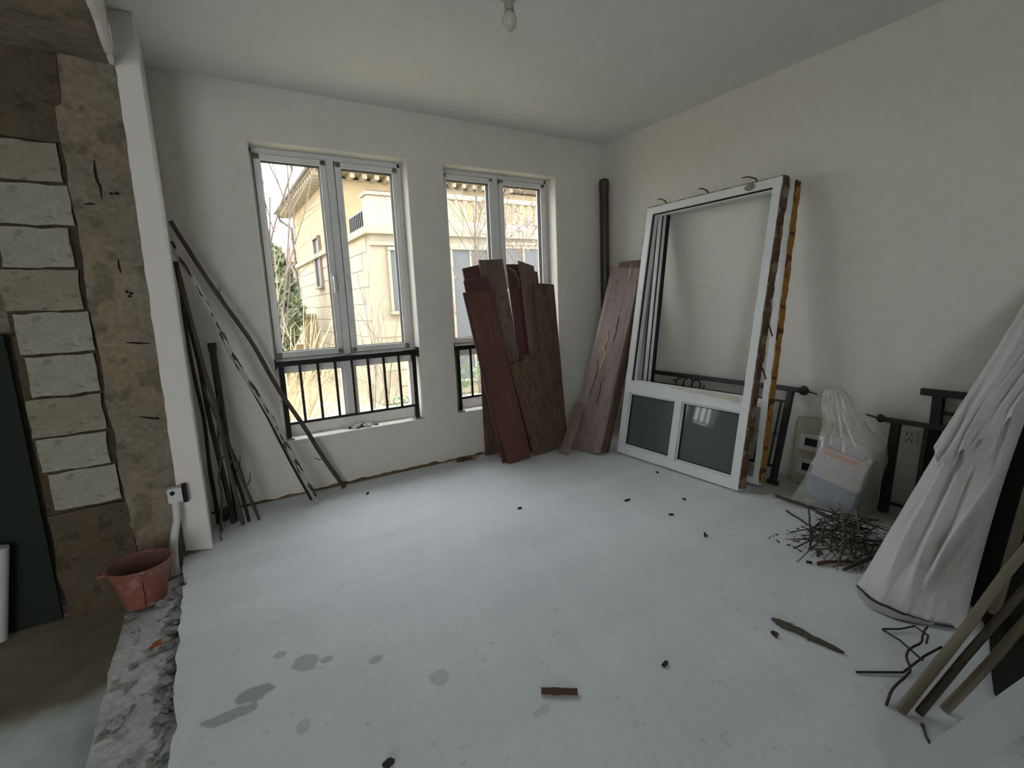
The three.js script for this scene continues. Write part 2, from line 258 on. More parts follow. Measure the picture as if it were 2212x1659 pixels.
  mat('villaTrim', { map: rep(renderT, 0.8), color: new THREE.Color().setRGB(0.35, 0.33, 0.29), roughness: 0.9 });
  mat('villaGlass', { color: 0x45484a, roughness: 0.5 });
  mat('villaFrame', { color: 0x6a5a4c, roughness: 0.6 });
  mat('roofTile', { color: 0x8a5646, roughness: 0.9 });
  mat('roofDark', { color: 0x4f5254, roughness: 0.9 });
  mat('gutter', { color: 0x5f5b57, roughness: 0.6 });
  mat('garden', { map: rep(rawT, 0.3), color: new THREE.Color().setRGB(1.7, 1.7, 1.5), roughness: 1 });
  mat('paving', { map: rep(stripT, 0.3), color: 0xe8e2d4, roughness: 0.95 });
  mat('leafGreen', { color: new THREE.Color().setRGB(0.2, 0.24, 0.13), roughness: 0.8, transmission: 0.25, thickness: 0 });
  mat('leafOleander', { color: new THREE.Color().setRGB(0.15, 0.22, 0.12), roughness: 0.6, transmission: 0.3, thickness: 0 });
  mat('leafPlum', { color: new THREE.Color().setRGB(0.16, 0.1, 0.1), roughness: 0.8, transmission: 0.3, thickness: 0 });
  mat('twigPale', { color: new THREE.Color().setRGB(0.42, 0.33, 0.2), roughness: 0.9 });
  mat('twigDark', { color: new THREE.Color().setRGB(0.11, 0.085, 0.065), roughness: 0.9 });
}

// ------------------------------------------------------------------ the setting
const H = 2.9, XL = -3.7315, Z1 = 0.607;
const W1 = [-3.2151, -2.0993], W2 = [-1.7767, -0.6247], WY = [0.4284, 2.54], WT = 0.3;
const rect = (x0, x1, y0, y1) => [[x0, y0], [x1, y0], [x1, y1], [x0, y1]];
structMesh('wall_back', prism(rect(-7.7, 0.3, -1.2, 3.15), -WT, 0, [rect(...W1, ...WY).reverse(), rect(...W2, ...WY).reverse()], 0.012), M.plaster, 'white plaster wall with two tall window openings');
structMesh('wall_right', box(0, 0.3, -1.2, 3.15, 0, 7), M.plaster, 'plain white plaster wall behind the leaning window frame');
structMesh('ceiling', box(-3.84, 0.3, H, 3.15, 0, 7), M.ceilingPlaster, 'plain white plaster ceiling with a bare bulb');
structMesh('wall_rear', prism(rect(-7.7, 0.3, -1.2, 3.15), 6.7, 7, [rect(-6.8, -4.9, -0.1, 2.4).reverse()], 0.01), M.plaster, 'rear wall with a wide balcony opening');
structMesh('wall_far', box(-7.7, -7.4, -1.2, 3.15, 0.3, 6.7), M.plaster, 'far wall of the adjoining room');
{ // screed floor with a broken left edge
  seed(5); const poly = [[0.05, -0.05], [-3.78, -0.05], [-3.78, 0.57], [-3.845, 0.6]];
  for (let z = 0.63; z < 6.7; z += 0.022) { let x = -3.875 + 0.013 * noise3.noise(z * 9, 3.1, 0) + 0.008 * noise3.noise(z * 41, 1.1, 5) - 0.012 * noise3.noise(z * 2.2, 8, 1); if (z > 1.93 && z < 2.13) x += 0.018 * Math.sin(((z - 1.93) / 0.2) * Math.PI); if (z > 0.9 && z < 1.0) x += 0.02; poly.push([x, z]); }
  poly.push([0.05, 6.75]);
  const g = prism(poly.reverse(), 0, 0.28).rotateX(Math.PI / 2), p = g.attributes.position, uv = g.attributes.uv;   // y 0 .. -0.28, z as given
  for (let i = 0; i < p.count; i++) uv.setXY(i, (p.getX(i) + 4.1) / 4.2, p.getZ(i) / 6.8);
  structMesh('floor', g, M.screed, 'pale grey cement screed floor with a broken left edge');
}
{ const g = roughen(segbox(-7.5, -4.0, -0.5, -0.2, 0.55, 6.8, 0.14), 0.02, 2.1, 3), p = g.attributes.position; for (let i = 0; i < p.count; i++) g.attributes.uv.setXY(i, (p.getX(i) + 7.5) / 3.5, p.getZ(i) / 7); structMesh('floor_lower', g, M.lowerFloor, 'rough concrete floor of the adjoining room, one step down'); }
{ // stub of the wall that stood between the rooms
  const g = roughen(segbox(-4.118, -3.83, -0.45, -0.05, 0.58, 6.75, 0.035), 0.011, 9, 8, 0.9);
  const t = structMesh('trim_1', g, M.cutConcrete, 'rough strip of cut concrete left where a wall was removed');
  // crumbs of mortar and concrete in the gap beside the screed
  seed(91); const crumbs = [];
  for (let i = 0; i < 170; i++) { const z = rr(0.75, 3.2), s = rr(0.006, 0.02) * (rnd() < 0.15 ? 1.8 : 1), c = new THREE.IcosahedronGeometry(s, 0).scale(1, 0.6, rr(0.7, 1.4)).rotateY(rr(0, 6)).translate(rnd() < 0.75 ? rr(-3.93, -3.875) : rr(-4.08, -3.9), -0.042 + s * 0.3, z); crumbs.push(c); }
  const cr = part(t, 'rubble', crumbs, M.cutConcrete, 'loose crumbs of concrete in the gap'); cr.userData.kind = 'stuff';
}
{ // pier at the left: plaster face, raw column, block work
  const w = struct('wall_left', 'broken wall end with a plastered strip, raw concrete column and grey blocks');
  seed(17); const jag = [[XL, 0], [XL, H]]; // plaster with a ragged left border
  for (let y = H; y > 0; y -= 0.035) jag.push([-3.838 - 0.03 * clamp(1 - y / 2.4) + 0.006 * noise3.noise(y * 9, 2, 1) + 0.005 * noise3.noise(y * 40, 5, 1), y]);
  part(w, 'plaster_face', prism(jag, 0, Z1 + 0.012, [], 0.008), M.plasterEdge, 'smooth white plaster strip with a bright rounded corner');
  part(w, 'concrete_column', roughen(segbox(-4.1, -3.81, -0.3, 2.72, 0.05, Z1 - 0.004, 0.045), 0.014, 4.2, 31, 0.9), M.rawConcrete, 'bare brown concrete column');
  for (const pts of [[[-3.984, 2.177], [-3.988, 2.12], [-3.986, 2.077], [-3.977, 2.05], [-3.979, 1.989]], [[-4.06, 1.957], [-4.03, 1.962], [-3.982, 1.961]], [[-3.954, 1.691], [-3.956, 1.65], [-3.95, 1.62]], [[-3.984, 1.258], [-3.93, 1.25], [-3.875, 1.244]], [[-3.978, 0.852], [-3.93, 0.836], [-3.888, 0.824]]]) part(w, 'crack', tube(pts.map(([x, y], i) => V(x, y, Z1 - 0.001 + 0.003 * (i % 2))), pts.map((_, i) => (i && i < pts.length - 1 ? 0.006 : 0.002)), 5), M.crack, 'dark crack in the concrete');
  for (const [x, y] of [[-3.937, 2.019], [-3.915, 2.021], [-3.94, 1.523], [-3.922, 1.515], [-3.932, 1.5], [-3.9, 0.83]]) part(w, 'hole', uvBox(new THREE.SphereGeometry(0.009, 8, 6).scale(1, 0.8, 0.6).translate(x, y, Z1)), M.crack);
  part(w, 'mortar', roughen(segbox(-4.42, -4.08, -0.3, 2.72, 0.05, Z1 - 0.028, 0.07), 0.009, 6, 12, 0.9), M.mortar, 'grey mortar between the blocks');
  const joints = [2.245, 2.05, 1.846, 1.643, 1.434, 1.219, 1.005, 0.8, 0.615, 0.404];
  const shapes = [0, 1, 2, 3].map((k) => { return roughen(segbox(-0.14, 0.14, -0.095, 0.095, -0.045, 0.045, 0.035), 0.0075, 13, k * 7.7, 0.9); });
  joints.slice(0, -1).forEach((y, i) => {
    const h = y - joints[i + 1], o = shadow(new THREE.Mesh(shapes[i % 4], i % 3 ? M.block : M.block2)); o.name = 'block'; w.add(o);
    o.scale.set(1 + 0.06 * Math.sin(i * 2.3), (h - 0.014) / 0.19, 1); o.position.set(-4.262 + 0.012 * Math.sin(i * 1.7), (y + joints[i + 1]) / 2, Z1 - 0.052 + 0.004 * Math.sin(i * 3.1));
  });
  part(w, 'rough_base', roughen(segbox(-4.415, -4.085, -0.3, 0.395, 0.1, Z1 - 0.002, 0.045), 0.017, 5, 54, 0.9), M.rawDark, 'rough dark concrete at the foot of the block work');
  part(w, 'rough_head', roughen(segbox(-4.9, -4.07, 2.25, 2.72, 0.1, Z1 + 0.004, 0.05), 0.02, 4, 64, 0.9), M.rawDark, 'rough dark concrete above the block work');
  part(w, 'side_wall', roughen(segbox(-7.5, -4.43, -0.3, 2.72, 0.3, 0.52, 0.2), 0.01, 3, 14, 0.9), M.rawConcrete, 'bare grey wall beside the pier');
}
{ // beam over the removed wall
  const b = struct('trim_2', 'concrete beam with a broken plaster side, over the removed wall');
  part(b, 'concrete_soffit', roughen(segbox(-4.5, -3.85, 2.645, 3.1, Z1, 6.75, 0.07), 0.016, 4, 71, 0.9), M.rawConcrete, 'raw brown underside of the beam');
  const poly = [[Z1, 2.95], [6.75, 2.95]]; for (let z = 6.75; z > Z1; z -= 0.03) poly.push([z, 2.632 + 0.016 * noise3.noise(z * 13, 1, 4) + 0.02 * noise3.noise(z * 4, 6, 4)]);
  part(b, 'plaster_side', prism(poly.reverse(), 0, 0.022).rotateY(-Math.PI / 2).translate(-3.835, 0, 0), M.plasterEdge, 'white plaster on the side of the beam');
  structMesh('ceiling_lower', box(-7.7, -4.45, 2.66, 3.15, 0.55, 7), M.rawConcrete, 'raw concrete ceiling of the adjoining room');
}
{ // dirt line with a ragged top along the foot of the window wall
  const poly = [[XL, 0]]; for (let x = XL; x < -1.2; x += 0.03) poly.push([x, 0.016 + 0.014 * noise3.noise(x * 11, 1, 2) + 0.008 * noise3.noise(x * 37, 3, 2) + (x > -3 && x < -2 ? 0.008 : 0)]); poly.push([-1.2, 0]);
  structMesh('trim_3', prism(poly.reverse(), 0, 0.006), M.dirtLine, 'ragged brown line of old mortar where the window wall meets the floor');
}
function makeWindow(name, [x0, x1], label) {
  const w = struct(name, label), [y0, y1] = WY, zf = -0.15, zb = -0.21, cx = (x0 + x1) / 2;
  const bar = (a, b, c, d, za = zb, zz = zf, r = 0.004) => rbox(a, b, c, d, za, zz, r, 2);
  part(w, 'frame', [bar(x0 - 0.01, x0 + 0.03, y0, y1), bar(x1 - 0.03, x1 + 0.01, y0, y1), bar(x0, x1, y1 - 0.035, y1 + 0.01), bar(x0, x1, y0 - 0.01, y0 + 0.09)], M.pvc, 'grey white outer frame');
  part(w, 'transom', [bar(x0 + 0.02, x1 - 0.02, 0.935, 1.035)], M.pvc);
  part(w, 'mullion', [bar(cx - 0.03, cx + 0.03, 1.02, y1 - 0.03)], M.pvc);
  part(w, 'lower_mullion', [bar(cx - 0.042, cx + 0.042, y0 + 0.08, 0.94)], M.pvc);
  for (const s of [-1, 1]) { // opening sashes
    const a = s < 0 ? x0 + 0.033 : cx + 0.033, b = s < 0 ? cx - 0.033 : x1 - 0.033, c = 1.04, d = y1 - 0.04, k = 0.046, zs = zf + 0.018;
    const sash = part(w, 'sash', [bar(a, a + k, c, d, zb, zs, 0.006), bar(b - k, b, c, d, zb, zs, 0.006), bar(a, b, c, c + k, zb, zs, 0.006), bar(a, b, d - k, d, zb, zs, 0.006)], M.pvc);
    part(sash, 'gasket', [box(a + k - 0.002, a + k + 0.004, c + k, d - k, zb + 0.02, zs - 0.012), box(b - k - 0.004, b - k + 0.002, c + k, d - k, zb + 0.02, zs - 0.012), box(a + k, b - k, d - k - 0.004, d - k + 0.002, zb + 0.02, zs - 0.012), box(a + k, b - k, c + k - 0.002, c + k + 0.004, zb + 0.02, zs - 0.012)], M.gasket, 'black rubber seal');
    part(sash, 'pane', box(a + k - 0.004, b - k + 0.004, c + k - 0.004, d - k + 0.004, -0.186, -0.184), M.glass, 'clear glass pane');
    const hx = s < 0 ? b - k / 2 : a + k / 2, hy = 1.63;
    part(sash, 'handle', [rbox(hx - 0.013, hx + 0.013, hy - 0.035, hy + 0.035, zs, zs + 0.012, 0.005, 2), rbox(hx - 0.009, hx + 0.009, hy - 0.012, hy + 0.012, zs + 0.01, zs + 0.045, 0.004), rbox(hx - 0.011, hx + 0.011, hy - 0.115, hy + 0.014, zs + 0.035, zs + 0.052, 0.006, 2)], M.pvcWhite, 'white lever handle');
    part(w, 'sash_gap', [box(a - 0.003, a, c, d, zb, zf - 0.004), box(b, b + 0.003, c, d, zb, zf - 0.004), box(a, b, d, d + 0.004, zb, zf - 0.004), box(a, b, c - 0.004, c, zb, zf - 0.004)], M.gasket);
    const e = s < 0 ? x0 + 0.03 : cx + 0.042, f = s < 0 ? cx - 0.042 : x1 - 0.03; // fixed light below
    part(w, 'glazing_bead', [bar(e, e + 0.018, y0 + 0.09, 0.935, zb, zf - 0.012), bar(f - 0.018, f, y0 + 0.09, 0.935, zb, zf - 0.012), bar(e, f, y0 + 0.09, y0 + 0.106, zb, zf - 0.012), bar(e, f, 0.919, 0.935, zb, zf - 0.012)], M.pvc);
    part(w, 'lower_pane', box(e + 0.01, f - 0.01, y0 + 0.095, 0.93, -0.186, -0.184), M.glass, 'clear glass pane');
  }
  return w;
}
makeWindow('window_1', W1, 'grey white casement window nearest the leaning sticks, two sashes over two fixed panes');
makeWindow('window_2', W2, 'grey white casement window half hidden by the leaning red brown boards');

// ------------------------------------------------------------------ guard rails in the window openings
function guardRail([x0, x1], label) {
  const t = thing('guard_rail', label, 'guard rail', [(x0 + x1) / 2, WY[0], -0.05]), z = -0.05, xa = x0 + 0.045, xb = x1 - 0.045;
  part(t, 'top_rail', rbox(x0 + 0.006, x1 - 0.006, 0.985, 1.026, z - 0.022, z + 0.022, 0.005, 2), M.blackIron);
  for (const x of [x0, x1 - 0.012]) part(t, 'flange', rbox(x, x + 0.012, 0.965, 1.046, z - 0.035, z + 0.035, 0.003), M.blackIron);
  part(t, 'bottom_rail', rbox(xa, xb, 0.538, 0.558, z - 0.012, z + 0.012, 0.003), M.brownIron);
  for (const x of [xa, xb]) { const p = part(t, 'post', rbox(x - 0.018, x + 0.018, WY[0], 0.988, z - 0.018, z + 0.018, 0.003), M.blackIron); part(p, 'foot_plate', rbox(x - 0.034, x + 0.034, WY[0], WY[0] + 0.012, z - 0.034, z + 0.034, 0.003), M.zinc, 'dusty grey foot plate'); }
  for (let i = 1; i < 8; i++) { const x = lerp(xa, xb, i / 8); part(t, 'baluster', rbox(x - 0.0095, x + 0.0095, 0.555, 0.988, z - 0.0095, z + 0.0095, 0.002), M.brownIron); }
}
guardRail(W1, 'dark brown metal guard rail in the window nearest the sticks');
guardRail(W2, 'dark brown metal guard rail behind the leaning red brown boards');
{ // bits on the sill
  const y = WY[0];
  const latch = (x, z, a, label) => { const t = thing('window_latch', label, 'latch', [x, y, z]); t.rotation.y = a; baseOf.set(t, [0, 0, 0]); part(t, 'plate', rbox(-0.032, 0.032, 0.002, 0.02, -0.014, 0.014, 0.004, 2), M.pvcWhite); part(t, 'arm', uvBox(new THREE.TorusGeometry(0.02, 0.006, 6, 14, 4).rotateX(1.35).translate(0.012, 0.027, 0.004)), M.pvcWhite); part(t, 'slot', rbox(-0.018, 0.008, 0.019, 0.022, -0.005, 0.005, 0.001), M.gasket, 'dark slot'); };
  latch(-2.662, -0.06, 0.6, 'white plastic latch lying on the sill, left of the pair'); latch(-2.575, -0.055, -0.5, 'white plastic latch lying on the sill, right of the pair');
  seed(3); const bits = []; for (let i = 0; i < 70; i++) { const s = rr(0.004, 0.012); bits.push(new THREE.IcosahedronGeometry(s, 0).scale(rr(0.8, 2), 0.5, 1).rotateY(rr(0, 6)).translate(-2.62 + rr(-1, 1) * rr(0, 0.13), y + s * 0.4, rr(-0.12, -0.045))); }
  const d = single('sill_debris', 'dark scraps and grit under the white latches on the sill', 'debris', bits, M.chip); d.userData.kind = 'stuff';
  const bits2 = []; for (let i = 0; i < 26; i++) { const s = rr(0.004, 0.011); bits2.push(new THREE.IcosahedronGeometry(s, 0).scale(rr(0.8, 1.8), 0.6, 1).rotateY(rr(0, 6)).translate(-2.13 + rr(-0.06, 0.015), y + s * 0.4, rr(-0.1, -0.02))); }
  const d2 = single('sill_debris', 'grey grit around the foot of the rail post on the sill', 'debris', bits2, M.cutConcrete); d2.userData.kind = 'stuff';
}

// ------------------------------------------------------------------ sticks in the left corner
{
  const G = 'sticks leaning in the left corner';
  const stick = (name, label, m, a, b, r0, r1, amp, s, n = 22, cat = 'stick') => { const t = thing(name, label, cat, a, G), pts = wobble(V(...a), V(...b), n, amp, s), rad = pts.map((_, i) => lerp(r0, r1, i / n) * (1 + 0.16 * noise3.noise(i * 0.9, s, 3))); part(t, name === 'lath' ? 'shaft' : 'stem', tube(pts, rad, 8), m); return [t, pts]; };
  let [t, p] = stick('branch', 'longest bark covered pole of the corner, reaching across the window sill', M.bark, [-2.839, 0.012, 0.09], [-3.712, 1.955, 0.22], 0.017, 0.013, 0.03, 4);
  for (const [i, d] of [[3, V(-0.07, 0.02, 0.05)], [8, V(-0.05, 0.025, 0.03)], [12, V(-0.02, 0.03, 0.02)], [17, V(0.02, 0.03, 0.03)]]) part(t, 'twig', tube([p[i], p[i].clone().addScaledVector(d, 0.6), p[i].clone().add(d).add(V(-0.01, 0.02, 0))], [0.005, 0.0035, 0.002], 5), M.bark);
  [t, p] = stick('branch', 'pole with peeling white bark, ending short of the longest pole', M.peeled, [-3.067, 0.016, 0.255], [-3.71, 1.775, 0.34], 0.019, 0.015, 0.02, 9);
  // dark slat under the peeled pole
  [t, p] = stick('lath', 'thin dark slat lying along the peeling white pole', M.darkRod, [-3.1, 0.01, 0.2], [-3.72, 1.83, 0.26], 0.009, 0.008, 0.01, 14);
  const cl = [
    [[-3.607, 0.012, 0.294], [-3.714, 1.709, 0.289], 0.016, 0.013, 'branch', 'thick dark branch of the bundle beside the black pipe', M.darkRod],
    [[-3.555, 0.012, 0.361], [-3.702, 1.648, 0.455], 0.013, 0.01, 'branch', 'dark branch at the front of the bundle, nearest the camera', M.bark],
    [[-3.459, 0.009, 0.346], [-3.665, 0.956, 0.365], 0.008, 0.006, 'branch', 'short thin branch whose foot spreads right of the bundle', M.bark],
    [[-3.518, 0.01, 0.33], [-3.686, 1.359, 0.222], 0.011, 0.008, 'branch', 'middle branch of the bundle, crossing behind the front one', M.darkRod],
    [[-3.455, 0.006, 0.3], [-3.632, 0.849, 0.22], 0.006, 0.005, 'branch', 'thin straight twig at the right rim of the bundle', M.bark],
    [[-3.692, 0.01, 0.244], [-3.708, 1.506, 0.375], 0.013, 0.009, 'branch', 'dark branch at the back of the bundle by the wall', M.darkRod],
    [[-3.682, 0.007, 0.41], [-3.592, 0.87, 0.299], 0.008, 0.006, 'branch', 'crooked branch at the left rim, leaning against the others', M.bark],
  ];
  cl.forEach(([a, b, r0, r1, n, l, m], i) => { const [o, q] = stick(n, l, m, a, b, r0, r1, i === 6 ? 0.03 : 0.012, i * 3.7 + 20, 16); if (i < 4) part(o, 'twig', tube([q[4], q[4].clone().add(V(0.03, 0.05, 0.03)), q[4].clone().add(V(0.04, 0.12, 0.05))], [0.005, 0.004, 0.002], 5), m); });
  part(thing('branch', 'short twig standing at the foot of the plaster strip', 'stick', [-3.67, 0, 0.5], G), 'stem', tube(wobble(V(-3.685, 0.004, 0.53), V(-3.655, 0.2, 0.42), 8, 0.03, 77), [0.005, 0.004, 0.003], 5), M.bark);
  t = thing('black_pipe', 'black plastic pipe standing in the bundle of sticks, open at the top', 'pipe', [-3.585, 0, 0.25], G);
  const a = V(-3.577, 0.006, 0.244), b = V(-3.587, 1.198, 0.115), dir = b.clone().sub(a).normalize();
  part(t, 'pipe_wall', tube([a, a.clone().lerp(b, 0.4), b], 0.021, 14), M.blackPipe);
  part(t, 'collar', tube([b.clone().addScaledVector(dir, -0.05), b.clone().addScaledVector(dir, 0.004)], 0.026, 14), M.blackPipe);
  const lump = single('clay_lump', 'brown lump caught among the feet of the sticks', 'lump', roughen(new THREE.IcosahedronGeometry(0.042, 2).scale(1, 1.2, 0.9).translate(-3.655, 0.05, 0.19), 0.012, 14, 3), M.bark);
}

// ------------------------------------------------------------------ boards by the right window
// a board from the middle of its foot to the middle of its head, w wide, th thick; across = direction of its width
function board(label, m, foot, head, w, th, group, opt = {}) {
  const f = V(...foot), h = V(...head), up = h.clone().sub(f), L = up.length(); up.normalize();
  let ac = V(...(opt.across ?? [1, 0, 0])); ac.addScaledVector(up, -ac.dot(up)).normalize(); const out = V().crossVectors(ac, up);
  const basis = new THREE.Matrix4().makeBasis(ac, up, out);
  const t = thing('board', label, 'board', foot, group, basis), s = opt.s ?? 1, hw = w / 2, poly = [];
  // outline with slightly ragged ends and a saw-true length
  const n = 10; for (let i = 0; i <= n; i++) poly.push([-hw + (w * i) / n, 0.004 * noise3.noise(i * 0.8, s, 1)]);
  for (let i = 1; i < 14; i++) poly.push([hw + 0.002 * noise3.noise(i * 0.7, s, 4), (L * i) / 14]);
  for (let i = n; i >= 0; i--) poly.push([-hw + (w * i) / n, L + (opt.slant ?? 0) * (i / n - 0.5) + (opt.rag ?? 0.004) * noise3.noise(i * 0.9, s, 9)]);
  for (let i = 13; i > 0; i--) poly.push([-hw + 0.002 * noise3.noise(i * 0.7, s, 14), (L * i) / 14]);
  const g = prism(poly, -th / 2, th / 2, [], 0.0025), uv = g.attributes.uv, p = g.attributes.position;
  for (let i = 0; i < p.count; i++) uv.setXY(i, p.getX(i) / 0.32 + s * 0.37, p.getY(i) / 1.9 + s * 0.61);
  part(t, 'panel', g, m);
  return t;
}
{
  const G = 'old boards stacked against the right window';
  const by = Math.atan2;
  // left stack, back to front
  board('dark brown board standing almost upright at the back left of the window boards', M.plankBrown, [-1.465, 0.004, 0.075], [-1.43, 0.98, -0.004], 0.2, 0.018, G, { s: 1 });
  board('plum red board whose head stands left of the tallest board', M.plankPlum, [-1.36, 0.004, 0.2], [-1.5, 1.722, -0.085], 0.24, 0.018, G, { s: 2, slant: 0.03 });
  board('tallest worn brown grey board in the left stack at the window', M.plankGrey, [-1.27, 0.004, 0.255], [-1.34, 1.775, -0.055], 0.25, 0.018, G, { s: 3, slant: 0.0 });
  board('plum red board second from the front in the left stack', M.plankPlum, [-1.4, 0.004, 0.3], [-1.54, 1.607, 0.012], 0.24, 0.018, G, { s: 4, slant: 0.02 });
  board('third red board of the left stack, a thin edge behind the front one', M.plankRed, [-1.425, 0.004, 0.345], [-1.575, 1.5, 0.056], 0.24, 0.016, G, { s: 15, slant: 0.01 });
  board('front red brown board of the left stack, its foot farthest into the room', M.plankRed, [-1.395, 0.004, 0.393], [-1.557, 1.47, 0.092], 0.245, 0.02, G, { s: 5, slant: 0.012 });
  // right stack
  board('narrow plum red board at the left of the right stack', M.plankPlum, [-1.06, 0.004, 0.17], [-1.075, 1.738, -0.08], 0.17, 0.018, G, { s: 6, slant: 0.0 });
  board('dark red board peeking out at the upper right of the right stack', M.plankRed, [-0.84, 0.004, 0.14], [-0.89, 1.69, -0.1], 0.18, 0.016, G, { s: 7, slant: -0.05 });
  board('weathered brown board between the two red ones of the right stack', M.plankGrey, [-0.95, 0.004, 0.205], [-0.955, 1.745, -0.058], 0.17, 0.018, G, { s: 8, slant: -0.05 });
  board('blotchy dark brown board at the right of the right stack', M.plankBrown, [-0.86, 0.004, 0.245], [-0.8, 1.55, 0.006], 0.235, 0.018, G, { s: 9, slant: -0.01 });
  board('half height brown board behind the shortest one', M.plankBrown, [-0.97, 0.004, 0.3], [-1.0, 0.915, 0.14], 0.37, 0.018, G, { s: 10, slant: 0.02, rag: 0.02 });
  board('shortest wide brown board at the front of the right stack', M.plankBrown, [-1.045, 0.004, 0.345], [-1.185, 0.868, 0.19], 0.33, 0.02, G, { s: 11, slant: 0.03, rag: 0.015 });
  // a curl of veneer between the stacks
  single('veneer_curl', 'thin curled strip of veneer between the heads of the two stacks', 'veneer', tube([V(-1.19, 1.7, 0.01), V(-1.13, 1.66, 0.02), V(-1.09, 1.6, 0.015), V(-1.075, 1.52, 0.0)], [0.006, 0.009, 0.009, 0.006], 6), M.plankGrey, null);
  const G2 = 'old boards leaning in the right corner', ac = [0.2, 0, 1];
  // four parallel boards, one behind the other
  const rf = V(-0.785, 0.006, 0.555), ru = V(0.665, 1.66, -0.135).normalize(), ra = V(...ac).addScaledVector(ru, -V(...ac).dot(ru)).normalize(), ro = V().crossVectors(ra, ru);
  const row = (label, m, back, slide, L, w, sd, opt) => { const f = rf.clone().addScaledVector(ro, -back).addScaledVector(ra, slide); f.addScaledVector(ru, (0.008 - f.y) / ru.y); const h = f.clone().addScaledVector(ru, L); return board(label, m, f.toArray(), h.toArray(), w, 0.018, G2, { s: sd, across: ac, ...opt }); };
  row('pale pinkish board with split flaking face beside the white frame', M.plankPink, 0, 0, 1.79, 0.34, 12, { slant: -0.02, rag: 0.012 });
  row('brown board whose head shows above the pale pinkish one', M.plankGrey, 0.032, 0.03, 1.86, 0.28, 13);
  row('brown board showing its edge between pinkish board and white frame', M.plankBrown, 0.064, 0.015, 1.6, 0.33, 14);
  row('dark board closest to the white frame, only its edge showing', M.plankBrown, 0.096, 0.02, 1.5, 0.33, 16);
  board('short thin board leaning on edge left of the pinkish board', M.plankPink, [-0.985, 0.004, 0.49], [-0.73, 0.42, 0.43], 0.13, 0.014, G2, { s: 17, across: [-0.1, 0, 1], rag: 0.05 });
  { // long split and splinters on the pinkish board
    const b = scene.children.find((c) => c.userData.label?.startsWith('pale pinkish'));
    const strip = (pts, w0, m) => { const g = sheet(pts.length - 1, 2, (s, t) => { const i = s * (pts.length - 1), k = Math.min(pts.length - 1, Math.round(i)); const [a, l, w] = pts[k]; return V(a + (t - 0.5) * (w ?? w0), l, 0.0115 + 0.006 * Math.sin(t * Math.PI)); }); return g; };
    const o1 = shadow(new THREE.Mesh(strip([[-0.02, 0.72, 0.004], [-0.03, 0.82, 0.02], [-0.01, 0.92, 0.035], [-0.05, 1.0, 0.02], [-0.02, 1.06, 0.028], [-0.04, 1.16, 0.004]], 0.02), M.splinter)); o1.name = 'split'; o1.userData.label = 'bare yellow wood where the face has split away'; b.add(o1);
    const o2 = shadow(new THREE.Mesh(strip([[0.06, 1.62, 0.004], [0.07, 1.7, 0.02], [0.055, 1.78, 0.018], [0.065, 1.83, 0.004]], 0.02), M.splinter)); o2.name = 'split'; b.add(o2);
    for (const g3 of [strip([[-0.075, 0.5, 0.003], [-0.07, 0.62, 0.006], [-0.055, 0.74, 0.006], [-0.075, 0.86, 0.003]], 0.01), strip([[0.05, 1.05, 0.003], [0.06, 1.15, 0.006], [0.05, 1.3, 0.003]], 0.01), strip([[0.02, 0.45, 0.003], [0.03, 0.55, 0.005], [0.02, 0.66, 0.003]], 0.01)]) { const o3 = shadow(new THREE.Mesh(g3, M.crack)); o3.name = 'crack'; b.add(o3); }
  }
  // debris by the window wall
  seed(23); const bits = []; for (let i = 0; i < 60; i++) { const s = rr(0.005, 0.016); bits.push(new THREE.IcosahedronGeometry(s, 0).scale(rr(0.8, 2.2), 0.5, 1).rotateY(rr(0, 6)).translate(-1.77 + rr(-1, 1) * rr(0.02, 0.12), s * 0.35, 0.055 + rr(-1, 1) * rr(0, 0.045))); }
  const d = single('floor_debris', 'little heap of brown wood scraps by the foot of the boards', 'debris', bits, M.leafDull); d.userData.kind = 'stuff';
  single('wood_offcut', 'pale sliver of wood on the heap of scraps', 'wood scrap', rbox(-0.05, 0.05, 0, 0.012, -0.012, 0.012, 0.003).rotateY(0.9).translate(-1.68, 0.012, 0.075), M.splinter);
}
{ // vertical drain pipe in the corner
  const t = thing('drain_pipe', 'dark brown drain pipe standing in the corner, open ended at the top', 'pipe', [-0.075, 0, 0.075]);
  part(t, 'pipe_wall', uvBox(lathe([[0, 0], [0.045, 0], [0.045, 2.44], [0.05, 2.44], [0.05, 2.52], [0.046, 2.545], [0.03, 2.555], [0, 2.557]], 24).translate(-0.075, 0, 0.075)), M.drainPipe);
}

